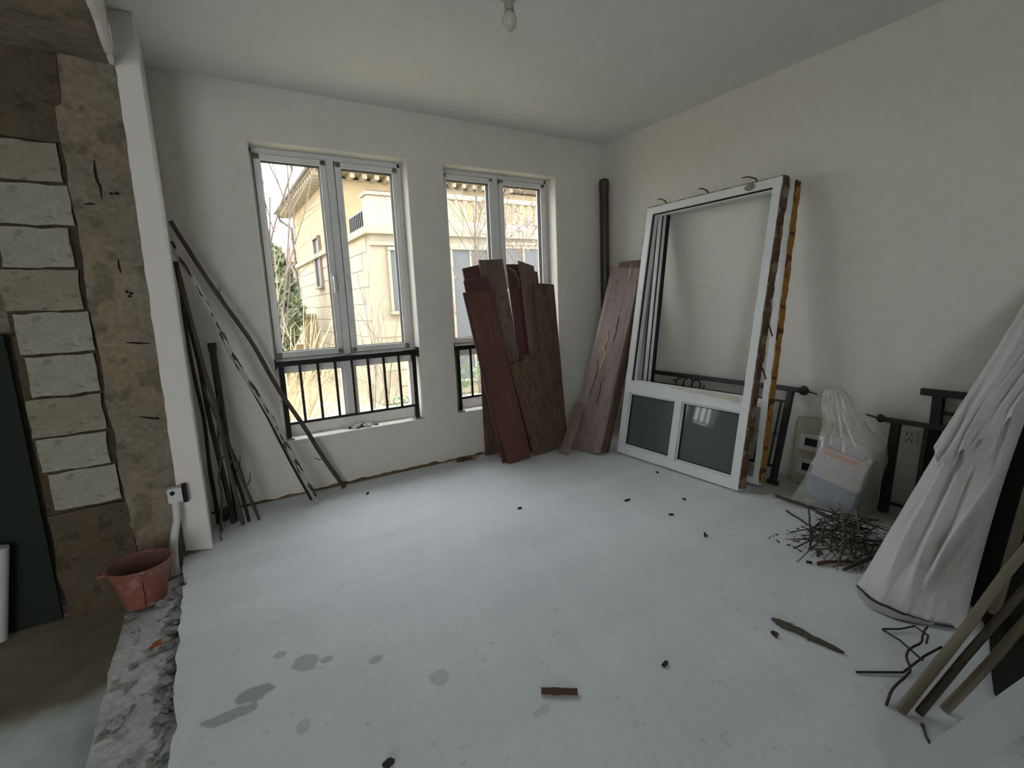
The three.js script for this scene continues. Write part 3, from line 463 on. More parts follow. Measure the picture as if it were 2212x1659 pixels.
// ------------------------------------------------------------------ old window frames leaning on the right wall
const leanBasis = (dx, dy, turn = 0) => { const up = V(dx, dy, 0).normalize(), ac = V(0, 0, 1).applyAxisAngle(V(0, 1, 0), turn); ac.addScaledVector(up, -ac.dot(up)).normalize(); return new THREE.Matrix4().makeBasis(ac, up, V().crossVectors(ac, up)); };  // x along the wall, y up the slope, z into the room
const roughStrip = (x0, x1, y0, y1, z0, z1, amp, s) => roughen(segbox(x0, x1, y0, y1, z0, z1, 0.022), amp, 17, s, 0.9);
{
  const W = 1.195, L = 2.17, t = thing('window_frame', 'big white window frame leaning on the right wall, two panes below an empty opening', 'window frame', [-0.585, 0.014, 0.76], null, leanBasis(0.385, 2.14));
  const b = (a, c, d, e, z0 = -0.07, z1 = 0, r = 0.004) => rbox(a, c, d, e, z0, z1, r, 2);
  part(t, 'stile', b(0, 0.066, 0, L), M.pvcOld); part(t, 'stile', b(W - 0.062, W, 0, L), M.pvcOld);
  part(t, 'top_rail', b(0.06, W - 0.06, L - 0.062, L), M.pvcOld); part(t, 'bottom_rail', b(0.06, W - 0.06, 0, 0.078), M.pvcOld);
  part(t, 'middle_rail', b(0.06, W - 0.06, 0.55, 0.655), M.pvcOld);
  part(t, 'mullion', b(0.565, 0.63, 0.075, 0.555), M.pvcOld);
  for (const [a, c] of [[0.066, 0.565], [0.63, W - 0.062]]) {
    part(t, 'glazing_bead', [b(a, a + 0.014, 0.078, 0.55, -0.05, -0.012), b(c - 0.014, c, 0.078, 0.55, -0.05, -0.012), b(a, c, 0.078, 0.092, -0.05, -0.012), b(a, c, 0.536, 0.55, -0.05, -0.012)], M.pvcOld);
    part(t, 'gasket', [box(a + 0.014, a + 0.019, 0.09, 0.54, -0.045, -0.02), box(c - 0.019, c - 0.014, 0.09, 0.54, -0.045, -0.02), box(a + 0.014, c - 0.014, 0.531, 0.537, -0.045, -0.02), box(a + 0.014, c - 0.014, 0.091, 0.096, -0.045, -0.02)], M.gasket, 'black rubber seal');
    part(t, 'pane', box(a + 0.005, c - 0.005, 0.083, 0.545, -0.036, -0.031), M.oldGlass, 'dusty greenish glass pane');
  }
  // rebate of the empty opening: dark seal and inner bead
  part(t, 'inner_bead', [b(0.066, 0.082, 0.655, L - 0.062, -0.062, -0.03), b(0.066, W - 0.062, L - 0.075, L - 0.062, -0.062, -0.03), b(0.066, W - 0.062, 0.655, 0.667, -0.062, -0.03)], M.pvcOld);
  part(t, 'rebate_seal', [box(0.0655, 0.0695, 0.66, L - 0.066, -0.03, -0.012), box(0.07, W - 0.066, L - 0.068, L - 0.0615, -0.03, -0.012)], M.gasket, 'black seal round the empty opening');
  part(t, 'edge_foam', roughStrip(W, W + 0.014, 0.02, L, -0.068, -0.006, 0.007, 5), M.foamBrown, 'crumbling brown foam along the right edge');
  part(t, 'edge_foam', roughStrip(0.0, W, L, L + 0.007, -0.062, -0.008, 0.004, 9), M.foamBrown, 'brown foam along the top edge');
  part(t, 'edge_foam', roughStrip(-0.01, 0.0, 1.6, 2.05, -0.06, -0.01, 0.006, 19), M.foamBrown);
  for (const [x, s] of [[0.19, 1], [0.6, 1], [1.0, 1.4]]) part(t, 'anchor_strip', [tube([V(x, L, -0.03), V(x - 0.01, L + 0.03, -0.02), V(x - 0.045 * s, L + 0.052, 0.0), V(x - 0.075 * s, L + 0.05, 0.01)], [0.006, 0.006, 0.005, 0.004], 6)], M.rust, 'bent rusty fixing strip');
  part(t, 'foam_lump', roughen(new THREE.IcosahedronGeometry(0.03, 2).scale(1.3, 0.9, 0.5).translate(0.965, L - 0.028, 0.003), 0.008, 20, 4), M.foamGrey, 'grey lump of hardened foam');
  part(t, 'side_clip', [tube([V(W + 0.01, 0.9, -0.03), V(W + 0.03, 0.86, -0.05), V(W + 0.035, 0.8, -0.09)], [0.006, 0.006, 0.005], 6)], M.rust); part(t, 'side_clip', [tube([V(W + 0.01, 1.2, -0.03), V(W + 0.03, 1.15, -0.06), V(W + 0.03, 1.1, -0.1)], [0.006, 0.006, 0.005], 6)], M.rust);
  // torn protective film on the middle rail
  part(t, 'torn_film', sheet(10, 4, (s, q) => V(0.5 + s * 0.62, 0.655 - 0.03 * q * (0.3 + s) + 0.004 * Math.sin(s * 17), 0.004 + 0.012 * q * Math.sin(s * 5 + 0.4) ** 2 + (s > 0.7 ? 0.02 * q * (s - 0.7) : 0))), M.film, 'torn strip of yellowed protective film');
  const t2 = thing('window_frame', 'second white frame with a yellow foam edge, behind the big leaning frame', 'window frame', [-0.375, 0.012, 0.785], null, leanBasis(0.285, 2.13));
  const k = -0.055;
  part(t2, 'stile', b(0, 0.05, 0, 2.14, k, 0), M.pvcOld); part(t2, 'stile', b(W - 0.05, W, 0, 2.14, k, 0), M.pvcOld);
  part(t2, 'top_rail', b(0.045, W - 0.045, 2.09, 2.14, k, 0), M.pvcOld); part(t2, 'bottom_rail', b(0.045, W - 0.045, 0, 0.05, k, 0), M.pvcOld); part(t2, 'middle_rail', b(0.045, W - 0.045, 0.56, 0.62, k, 0), M.pvcOld);
  part(t2, 'rebate_seal', [box(0.05, 0.056, 0.62, 2.09, -0.04, -0.006), box(0.0, 0.012, 0.6, 2.1, 0, 0.003)], M.gasket, 'black seal inside the stile');
  part(t2, 'inner_bead', [b(0.056, 0.085, 0.62, 2.09, -0.045, -0.012)], M.pvcOld); part(t2, 'track', [box(0.085, 0.1, 0.62, 2.09, -0.05, -0.02)], M.gasket);
  part(t2, 'edge_foam', roughStrip(W, W + 0.012, 0.02, 2.13, -0.055, 0.0, 0.006, 35), M.foamYellow, 'yellow brown foam along the right edge');
}

// ------------------------------------------------------------------ iron railings leaning on the right wall
{
  const bar = (x0, x1, y0, y1, h = 0.012) => rbox(x0, x1, y0, y1, -h, h, 0.003);
  let t = thing('iron_railing', 'black iron railing with scroll ornament, behind the white window frames', 'railing', [-0.25, 0.004, 0.62], null, leanBasis(0.19, 0.68));
  part(t, 'top_rail', bar(0, 1.46, 0.685, 0.72, 0.02), M.greyIron);
  for (const x of [0.06, 1.39]) { const p = part(t, 'post', bar(x - 0.02, x + 0.02, 0, 0.688, 0.018), M.greyIron); part(p, 'foot', bar(x - 0.034, x + 0.034, 0, 0.03, 0.026), M.greyIron); }
  part(t, 'knob', roughen(new THREE.IcosahedronGeometry(0.034, 2).translate(1.48, 0.702, 0), 0.006, 30, 2), M.greyIron, 'lumpy knob at the end of the rail');
  part(t, 'bolt', tube([V(1.5, 0.7, 0), V(1.57, 0.69, 0)], [0.006, 0.004], 6), M.rust, 'rusty bolt');
  part(t, 'upper_rail', bar(0.07, 1.38, 0.598, 0.616, 0.009), M.greyIron); part(t, 'lower_rail', bar(0.07, 1.38, 0.118, 0.136, 0.009), M.greyIron);
  for (let i = 0; i < 11; i++) { const x = 1.335 - i * 0.115, p = part(t, 'baluster', tube([V(x, 0.13, 0), V(x, 0.605, 0)], 0.008, 8), M.greyIron); part(p, 'knuckle', uvBox(new THREE.SphereGeometry(0.017, 10, 8).scale(1, 0.7, 1).translate(x, 0.36, 0)), M.greyIron); }
  for (const s of [-1, 1]) { part(t, 'scroll', [ring(0.042, 0.0065, 20, 4.8).rotateZ(s > 0 ? -1 : 1.4).translate(0.5 + s * 0.085, 0.638, 0), ring(0.024, 0.006, 16, 4.6).rotateZ(s > 0 ? 2.2 : -2).translate(0.5 + s * 0.145, 0.632, 0)], M.greyIron); }
  part(t, 'ring', ring(0.046, 0.0065).translate(0.5, 0.644, 0), M.greyIron);
  part(t, 'scroll', ring(0.034, 0.006, 18, 5).rotateZ(1).translate(1.29, 0.082, 0), M.greyIron);
  t = thing('iron_railing', 'low black iron railing with a bolt at its end, behind the grey cloth', 'railing', [-0.17, 0.004, 2.588], null, leanBasis(0.085, 0.56));
  part(t, 'top_rail', bar(0, 0.9, 0.555, 0.585, 0.018), M.greyIron); part(t, 'lower_rail', bar(0.1, 0.85, 0.055, 0.072, 0.009), M.greyIron);
  for (const x of [0.082, 0.86]) part(t, 'post', bar(x - 0.024, x + 0.024, 0, 0.558, 0.02), M.greyIron);
  for (const x of [0.235, 0.36, 0.485, 0.61, 0.735]) part(t, 'baluster', bar(x - 0.013, x + 0.013, 0.06, 0.558, 0.01), M.greyIron);
  part(t, 'knob', roughen(new THREE.IcosahedronGeometry(0.026, 2).translate(0.0, 0.572, 0), 0.005, 30, 6), M.greyIron); part(t, 'bolt', tube([V(-0.02, 0.572, 0), V(-0.085, 0.585, 0)], [0.006, 0.005], 6), M.rust, 'rusty bolt');
  t = thing('iron_railing', 'taller black iron railing right against the wall, beside the grey cloth', 'railing', [-0.052, 0.004, 2.76], null, leanBasis(0.02, 0.74));
  part(t, 'top_rail', bar(0, 0.9, 0.735, 0.775, 0.018), M.greyIron); part(t, 'upper_rail', bar(0.1, 0.86, 0.63, 0.65, 0.009), M.greyIron);
  for (const x of [0.085, 0.86]) part(t, 'post', bar(x - 0.026, x + 0.026, 0, 0.738, 0.02), M.greyIron);
  for (const x of [0.19, 0.32, 0.45, 0.58, 0.71]) part(t, 'baluster', bar(x - 0.011, x + 0.011, 0.05, 0.635, 0.01), M.greyIron);
}
{ // distribution panel leaning on the wall, wall socket
  const t = thing('breaker_panel', 'dusty beige breaker panel with two dark slots, leaning on the wall by the bag', 'panel', [-0.11, 0.004, 2.06], null, leanBasis(0.06, 0.46));
  part(t, 'cover', rbox(0, 0.235, 0, 0.485, -0.03, 0, 0.008, 2), M.pvcCream);
  for (const y of [0.135, 0.315]) { const f = part(t, 'slot_frame', rbox(0.035, 0.205, y - 0.06, y + 0.06, 0, 0.012, 0.006, 2), M.pvcWhite, 'white slot frame'); part(f, 'slot', rbox(0.075, 0.18, y - 0.024, y + 0.03, 0.011, 0.016, 0.002), M.dimWindow, 'dark slot'); }
  const s = thing('wall_socket', 'white wall socket seen between the bars of the low railing', 'socket', [0, 0.39, 2.715]);
  part(s, 'plate', rbox(-0.01, 0, 0.415, 0.505, 2.672, 2.758, 0.004, 2), M.pvcWhite);
  for (const [y, z] of [[0.482, 2.703], [0.482, 2.727], [0.44, 2.7], [0.44, 2.73], [0.452, 2.715]]) part(s, 'hole', rbox(-0.0115, -0.009, y - 0.007, y + 0.007, z - 0.0025, z + 0.0025, 0.0005), M.gasket);
}

// ------------------------------------------------------------------ carton in a plastic bag
{
  const t = thing('carton', 'white and blue carton standing inside the clear plastic bag', 'box', [-0.312, 0.042, 2.44]);
  t.rotation.set(0.2, 0.05, -0.1); baseOf.set(t, [0, 0, 0]);
  part(t, 'lower_band', rbox(-0.085, 0.085, 0, 0.13, -0.14, 0.14, 0.004), M.cartonBlue, 'blue lower half');
  part(t, 'upper_band', rbox(-0.0835, 0.0835, 0.13, 0.33, -0.1385, 0.1385, 0.004), M.cartonWhite, 'whitish upper half');
  part(t, 'flap', uvBox(new THREE.BoxGeometry(0.004, 0.1, 0.2).rotateZ(0.45).translate(-0.06, 0.375, 0)), M.cartonWhite); part(t, 'flap', uvBox(new THREE.BoxGeometry(0.004, 0.08, 0.2).rotateZ(-0.5).translate(0.055, 0.37, 0)), M.cartonWhite);
  part(t, 'label_strip', rbox(-0.0865, -0.084, 0.29, 0.318, -0.1, 0.09, 0.001), M.cartonOrange, 'orange printed strip');
  const b = thing('plastic_bag', 'crumpled clear plastic bag drawn up to a peak over the carton', 'bag', [-0.27, 0, 2.44]);
  const C = [[0.0, -0.312, 2.44, 0.128, 0.212], [0.1, -0.306, 2.462, 0.124, 0.192], [0.2, -0.292, 2.487, 0.124, 0.176], [0.33, -0.272, 2.515, 0.124, 0.165], [0.43, -0.252, 2.505, 0.11, 0.15], [0.52, -0.235, 2.455, 0.078, 0.115], [0.62, -0.225, 2.41, 0.057, 0.085], [0.7, -0.215, 2.38, 0.04, 0.065], [0.735, -0.215, 2.365, 0.022, 0.045], [0.74, -0.215, 2.35, 0.003, 0.006]];
  part(b, 'film', sheet(70, 84, (s, q) => {
    const i = Math.min(C.length - 2, Math.floor(s * (C.length - 1))), f = s * (C.length - 1) - i, a = q * Math.PI * 2, A = C[i], B = C[i + 1], k = (n) => lerp(A[n], B[n], f), ca = Math.cos(a), sa = Math.sin(a), e = s < 0.4 ? 9 : lerp(9, 2, sstep(0.4, 0.55, s));
    const sq = Math.pow(Math.pow(Math.abs(ca), e) + Math.pow(Math.abs(sa), e), -1 / e), up = sstep(0.25, 0.6, s);
    const wr = 0.012 * up * Math.abs(Math.sin(a * 9 + s * 7 + 2 * noise3.noise(ca * 2, sa * 2, s * 3))) + 0.007 * noise3.noise(ca * 4 + s * 3, sa * 4, s * 9) + up * 0.026 * Math.abs(noise3.noise(ca * 5, sa * 5, s * 2.2 + 4)) * (1 - 0.7 * sstep(0.85, 1, s)) + 0.004 * noise3.noise(ca * 12, sa * 12, s * 22);
    return V(k(1) + ca * sq * (k(3) + wr), k(0) + 0.012 * up * noise3.noise(ca * 3, sa * 3, 9) * (1 - s) + 0.003, k(2) + sa * sq * (k(4) + wr));
  }), M.bag);
  part(b, 'ear', sheet(12, 10, (s, q) => V(-0.19 + 0.03 * Math.sin(q * 6 + s * 3), 0.66 + 0.05 * q - 0.06 * s + 0.01 * Math.sin(s * 9 + q * 5), 2.34 - 0.14 * s * (0.6 + 0.4 * q))), M.bag, 'loose ear of film at the neck');
  part(b, 'ear', sheet(14, 12, (s, q) => V(-0.21 + 0.02 * Math.sin(q * 7 + s * 4), 0.3 + 0.26 * q + 0.02 * Math.sin(s * 8), 2.5 + 0.17 * s * Math.sin(0.5 + q * 2.2))), M.bag, 'slack side fold of film');
}

// ------------------------------------------------------------------ twigs heaped by the bag
{
  const G = 'twigs scattered by the bag', tw = (label, pts, r, m = M.bark) => { const p = []; for (let i = 0; i < pts.length - 1; i++) for (let k = 0; k < 4; k++) p.push(V(...pts[i]).lerp(V(...pts[i + 1]), k / 4).add(V(rr(-1, 1) * 0.004, rr(0, 1) * 0.003, rr(-1, 1) * 0.004))); p.push(V(...pts[pts.length - 1])); return single('twig', label, 'twig', tube(p, p.map((_, i) => lerp(r, r * 0.6, i / p.length)), 6), m, G); };
  seed(303);
  tw('thick dark branch lying along the front of the bag', [[-0.46, 0.013, 2.16], [-0.47, 0.014, 2.35], [-0.55, 0.014, 2.6]], 0.011);
  tw('long straight twig pointing left out of the heap', [[-0.62, 0.007, 2.32], [-0.72, 0.008, 2.5], [-0.8, 0.03, 2.68]], 0.0065);
  tw('forked twig at the left rim of the heap', [[-1.0, 0.006, 2.66], [-0.85, 0.03, 2.58], [-0.66, 0.05, 2.55]], 0.006);
  tw('twig standing up in a sharp bend at the left of the heap', [[-0.74, 0.006, 2.53], [-0.64, 0.09, 2.46], [-0.55, 0.06, 2.65], [-0.52, 0.04, 2.85]], 0.0055);
  tw('pale dry stalk crossing over the middle of the heap', [[-0.62, 0.16, 2.62], [-0.85, 0.1, 2.75], [-1.1, 0.006, 2.84]], 0.004, M.barkPale);
  tw('pale split stick on top of the heap', [[-0.5, 0.1, 2.66], [-0.75, 0.085, 2.78]], 0.008, M.barkPale);
  tw('curved dark branch running under the hem of the grey cloth', [[-0.55, 0.05, 2.86], [-0.85, 0.025, 2.9], [-1.08, 0.012, 2.86]], 0.012);
  tw('dark flat bark piece at the front of the heap', [[-1.12, 0.01, 2.76], [-1.02, 0.012, 2.81], [-0.96, 0.01, 2.85]], 0.011, M.rust);
  const list = []; seed(44);
  for (let i = 0; i < 120; i++) {
    const k = Math.pow(rnd(), 0.7), th = rr(0, 6.28), cx = -0.71 + 0.36 * k * Math.cos(th), cz = 2.7 + 0.19 * k * Math.sin(th) - (cx + 0.7) * 0.2, a = rr(0, 6.28), l = rr(0.06, 0.2), top = 0.1 * (1 - k), y0 = rr(0.006, 0.02 + top), y1 = rr(0.006, 0.03 + top), b = a + rr(-0.6, 0.6);
    const p0 = V(cx - Math.cos(a) * l, y0, cz - Math.sin(a) * l * 0.7), p1 = V(cx, (y0 + y1) / 2 + 0.012, cz), p2 = V(cx + Math.cos(b) * l, y1, cz + Math.sin(b) * l * 0.7); if (Math.max(p0.x, p2.x) > -0.43) continue;
    const r = rr(0.0018, 0.005); list.push(tube([p0, p1, p2], [r, r * 0.9, r * 0.6], 5));
  }
  const h = single('twig_heap', 'tangled heap of thin grey brown twigs between bag and grey cloth', 'twigs', list, M.twigGrey); h.userData.kind = 'stuff';
  seed(45); const gr = []; for (let i = 0; i < 160; i++) { const s = rr(0.003, 0.009); gr.push(new THREE.IcosahedronGeometry(s, 0).scale(rr(0.8, 2), 0.4, 1).rotateY(rr(0, 6)).translate(rr(-1.05, -0.45), s * 0.3, rr(2.45, 2.92))); }
  const g2 = single('bark_litter', 'crumbs of bark and leaf under the heap of twigs', 'litter', gr, M.leafDull); g2.userData.kind = 'stuff';
}

// ------------------------------------------------------------------ grey cloth over a leaning bundle, dark sheet in place of shade, and sticks at the right
{
  const n = V(-0.763, 0.646, 0);
  const at = (s, q, off) => {
    const zL = 2.951 + 0.216 * s, zR = 3.335 - 0.03 * Math.sin(Math.PI * Math.min(1, s)) + (s > 0.6 ? (s - 0.6) * 0.3 : 0), z = lerp(zL, zR, q), dome = Math.pow(Math.max(0, 1 - (2 * q - 1) ** 2), 0.55);
    const gs = (x, w) => Math.exp(-((x / w) ** 2)), low = sstep(0.03, 0.14, s) * (1 - sstep(0.36, 0.5, s)), hi = sstep(0.36, 0.5, s);
    const fold = low * (0.034 * gs(q - 0.3 - 0.12 * (s - 0.2), 0.055) - 0.02 * gs(q - 0.4 - 0.1 * (s - 0.2), 0.06) + 0.03 * gs(q - 0.53 - 0.05 * (s - 0.2), 0.045) - 0.022 * gs(q - 0.63, 0.05) + 0.04 * gs(q - 0.62 - 0.95 * (s - 0.06), 0.06) - 0.018 * gs(q - 0.72 - 0.95 * (s - 0.06), 0.05)) + hi * (0.009 * Math.sin(q * 30 + 6 * noise3.noise(q * 2, s * 2, 3)) + 0.011 * Math.sin(q * 13 + s * 4)) + 0.01 * noise3.noise(q * 5, s * 3.5, 4) + 0.004 * noise3.noise(q * 16, s * 12, 8);
    const bulge = 0.08 * dome + fold * Math.min(1, dome * 1.4) + off, foot = 1 - sstep(0, 0.16, s);
    const p = V(-1.14 + 1.04 * s, 1.25 * s + 0.006, z);
    p.addScaledVector(n.clone().lerp(V(-1.25, 0, 0), foot), bulge); p.y = Math.max(0.004, p.y); return p;
  };
  const t = thing('cloth_cover', 'grey dust sheet draped over something leaning on the right wall', 'cloth', [-1.1, 0, 3.1]);
  part(t, 'sheet', sheet(90, 70, (s, q) => at(s * 1.06, q, 0), 0.5, 1.6), M.cloth);
  part(t, 'fold_over', sheet(50, 60, (s, q) => { const hem = q < 0.3 ? lerp(0.46, 0.375, q / 0.3) : lerp(0.375, 0.6, (q - 0.3) / 0.7); return at(lerp(hem, 1.06, s), q, 0.018 + 0.03 * (1 - s) ** 3 + 0.006 * Math.sin(q * 44 + s * 4 + 3 * noise3.noise(q * 4, 1, 1)) * (1 - s)); }, 0.5, 1.2), M.cloth, 'upper layer folded over in a pointed hem');
  part(t, 'hem', tube([...Array(41)].map((_, i) => { const p = at(0, i / 40 * 0.92 + 0.03, 0.008); p.y = 0.012; return p; }), 0.006, 6), M.clothTrim, 'dark bottom hem');
  part(t, 'turned_edge', sheet(4, 40, (s, q) => { const p = at(0, q * 0.8 + 0.02, 0.012 + 0.045 * s * Math.sin(Math.PI * q)); p.y = 0.008 + 0.012 * Math.sin(s * 3.1) + 0.004 * noise3.noise(q * 14, s, 2); return p; }), M.cloth, 'pale turned out edge on the floor');
  part(t, 'tab', sheet(4, 2, (s, q) => V(-1.1 - 0.01 * s, 0.075 - 0.07 * s, 3.3 + 0.03 * q)), M.cloth, 'small hanging tab');
  // board inside the cover
  const b = thing('board', 'plain board under the grey dust sheet', 'board', [-0.985, 0.03, 3.08], null, leanBasis(0.98, 1.19)); part(b, 'panel', rbox(0, 0.2, 0, 1.1, -0.03, 0.02, 0.004), M.timberPale);
  const d = single('shade_sheet', 'nearly black green sheet standing in for deep shade, from the wall onto the floor', 'shade sheet', sheet(60, 50, (s, q) => {  // added sheet; its near-black colour stands in for deep shade here
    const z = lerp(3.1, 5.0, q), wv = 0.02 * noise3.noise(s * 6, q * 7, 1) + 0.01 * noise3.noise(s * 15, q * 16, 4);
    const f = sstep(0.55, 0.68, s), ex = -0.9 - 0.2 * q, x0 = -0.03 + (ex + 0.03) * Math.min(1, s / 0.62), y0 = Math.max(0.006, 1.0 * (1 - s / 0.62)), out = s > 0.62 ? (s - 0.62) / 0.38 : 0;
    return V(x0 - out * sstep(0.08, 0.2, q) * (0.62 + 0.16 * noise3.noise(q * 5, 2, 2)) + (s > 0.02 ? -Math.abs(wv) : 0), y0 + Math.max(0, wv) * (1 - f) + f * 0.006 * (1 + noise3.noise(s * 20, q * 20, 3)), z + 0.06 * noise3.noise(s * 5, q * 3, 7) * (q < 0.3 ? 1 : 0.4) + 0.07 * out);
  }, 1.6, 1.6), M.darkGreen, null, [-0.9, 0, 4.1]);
  const G = 'sticks and timber leaning at the right edge';
  const st = (label, m, a, c, r0, r1, amp, s, sides = 7) => { const o = thing('stick', label, 'stick', a, G), p = wobble(V(...a), V(...c), 16, amp, s); part(o, 'stem', tube(p, p.map((_, i) => lerp(r0, r1, i / 16) * (1 + 0.15 * noise3.noise(i, s, 2))), sides), m); return o; };
  st('thick pale stick at the front of the leaning bundle', M.timberPale, [-1.842, 0.014, 3.375], [-0.1, 1.12, 3.68], 0.016, 0.018, 0.02, 3);
  st('dark stick under the thick pale one', M.bark, [-1.8, 0.012, 3.41], [-0.1, 1.06, 3.76], 0.013, 0.015, 0.02, 6);
  st('greenish grey stick right of the dark one in the leaning bundle', M.timberPale, [-1.72, 0.012, 3.45], [-0.1, 1.07, 3.88], 0.015, 0.016, 0.02, 9);
  st('thin twig rising beside the foot of the leaning bundle', M.bark, [-1.84, 0.006, 3.335], [-1.42, 0.1, 3.3], 0.005, 0.004, 0.03, 12, 5);
  const sl = thing('slat', 'flat pale slat standing behind the leaning bundle beside the dust sheet', 'slat', [-1.0, 0.03, 3.37], null, leanBasis(0.62, 1.06)); part(sl, 'panel', rbox(0, 0.035, 0, 1.5, -0.012, 0.012, 0.003), M.timberPale);
  const up = V(0.36, 0.135, 0.113).normalize(), ac = V(-0.3, 0, 1).addScaledVector(up, -V(-0.3, 0, 1).dot(up)).normalize(), bm = thing('square_post', 'thick pale square post slanting in at the lower right corner', 'post', [-2.12, 0.02, 3.475], null, new THREE.Matrix4().makeBasis(ac, up, V().crossVectors(ac, up)));
  part(bm, 'shaft', rbox(0, 0.075, 0, 1.7, 0.0, 0.055, 0.006, 2), M.alu);
  // bent wire
  single('bent_wire', 'bent thin wire sticking out from the foot of the leaning bundle', 'wire', tube([V(-1.76, 0.006, 3.21), V(-1.63, 0.008, 3.305), V(-1.5, 0.03, 3.325), V(-1.43, 0.05, 3.35)], 0.0042, 6), M.wire);
  single('bent_wire', 'wire bent into a sharp corner near the hem of the dust sheet', 'wire', tube([V(-1.56, 0.045, 3.335), V(-1.48, 0.03, 3.24), V(-1.431, 0.012, 3.162), V(-1.425, 0.012, 3.165), V(-1.37, 0.01, 3.2), V(-1.32, 0.02, 3.231), V(-1.37, 0.035, 3.29), V(-1.45, 0.05, 3.31)], 0.004, 6), M.wire);
  single('twig', 'forked dry twig on the floor below the leaning bundle', 'twig', [tube(wobble(V(-1.835, 0.006, 3.43), V(-1.93, 0.006, 3.49), 5, 0.01, 4), [0.006, 0.004], 5)], M.bark);
}

// ------------------------------------------------------------------ tub, conduit and pipe at the left
{
  const c = [-4.035, -0.036, 0.965], t = thing('plastic_tub', 'dirty red brown plastic tub with a cracked side, on the cut strip', 'tub', c);
  const prof = [[0, 0], [0.083, 0], [0.09, 0.006], [0.1, 0.06], [0.122, 0.15], [0.132, 0.198], [0.14, 0.202], [0.141, 0.209], [0.133, 0.213]];
  part(t, 'tub_wall', uvBox(lathe(prof, 44), 1).translate(...c), M.terracotta); part(t, 'inside', uvBox(lathe([[0.134, 0.212], [0.128, 0.198], [0.117, 0.15], [0.095, 0.06], [0.084, 0.012], [0, 0.01]], 44)).translate(...c), M.tubInside, 'dusty inside with dried mortar');
  part(t, 'rim', uvBox(ring(0.137, 0.0065, 44).rotateX(Math.PI / 2).translate(c[0], c[1] + 0.208, c[2])), M.terracotta, 'pale scuffed rim');
  const ca = (a, y, k) => V(c[0] + Math.cos(a) * k, c[1] + y, c[2] + Math.sin(a) * k);
  part(t, 'crack', tube([ca(1.42, 0.155, 0.1245), ca(1.45, 0.12, 0.116), ca(1.43, 0.08, 0.1065), ca(1.47, 0.03, 0.0955), ca(1.5, 0.004, 0.0905)], [0.001, 0.0022, 0.002, 0.0022, 0.001], 5), M.crack, 'dark crack down the side');
  part(t, 'ear', rbox(-0.016, 0.016, -0.008, 0.006, -0.02, 0.02, 0.003).translate(c[0] - 0.148, c[1] + 0.2, c[2] + 0.02), M.terracotta);
  const k = thing('conduit', 'white plastic conduit with a junction box against the raw column', 'conduit', [-3.9, -0.04, 0.72]);
  part(k, 'tube', tube([V(-3.918, -0.036, 0.76), V(-3.914, 0.04, 0.745), V(-3.91, 0.12, 0.715), V(-3.895, 0.19, 0.7), V(-3.876, 0.26, 0.69), V(-3.872, 0.36, 0.665)], [0.022, 0.02, 0.021, 0.02, 0.019, 0.02], 12), M.pvcWhite);
  const j = part(k, 'junction_box', rbox(-3.905, -3.835, 0.35, 0.435, 0.625, 0.685, 0.006, 2), M.pvcWhite); part(j, 'socket', tube([V(-3.88, 0.41, 0.686), V(-3.88, 0.41, 0.692)], 0.012, 12), M.gasket); part(j, 'back_plate', rbox(-3.835, -3.812, 0.335, 0.44, 0.628, 0.66, 0.002), M.gasket, 'dark plate on the side');
  const p = thing('white_pipe', 'short white pipe standing at the far left edge before the dark stand-in panel', 'pipe', [-4.66, -0.19, 0.72]);
  part(p, 'pipe_wall', tube([V(-4.675, -0.17, 0.665), V(-4.6, 0.3, 0.655)], 0.036, 20), M.pvcWhite); part(p, 'mouth', tube([V(-4.6755, -0.172, 0.6655), V(-4.67, -0.14, 0.665)], 0.029, 16), M.gasket);
  const dk = thing('dark_stand_in', 'nearly black green panel standing in for a dark area left of the block work', 'panel', [-4.95, -0.2, 0.57]); dk.userData.category = 'board'; part(dk, 'face', rbox(-5.5, -4.445, -0.19, 1.335, 0.56, 0.585, 0.004), M.darkGreen); part(dk, 'batten', rbox(-5.5, -4.445, 1.26, 1.33, 0.585, 0.597, 0.004), M.darkGreen);  // added panel; fills an indistinct dark area with near-black green
}
{ // bare bulb
  const c = [-2.135, 2.9, 1.64], t = thing('ceiling_bulb', 'unlit bare bulb in a grey holder on the ceiling', 'bulb', c);
  part(t, 'holder', uvBox(lathe([[0, 0], [0.045, 0], [0.045, -0.02], [0.024, -0.026], [0.022, -0.075], [0.026, -0.085], [0, -0.085]], 24).translate(...c)), M.lampHolder); part(t, 'globe', uvBox(lathe([[0.016, -0.084], [0.03, -0.1], [0.037, -0.12], [0.037, -0.135], [0.03, -0.155], [0.018, -0.168], [0, -0.172]], 24).translate(...c)), M.bulbGlass, 'milky glass bulb');
}
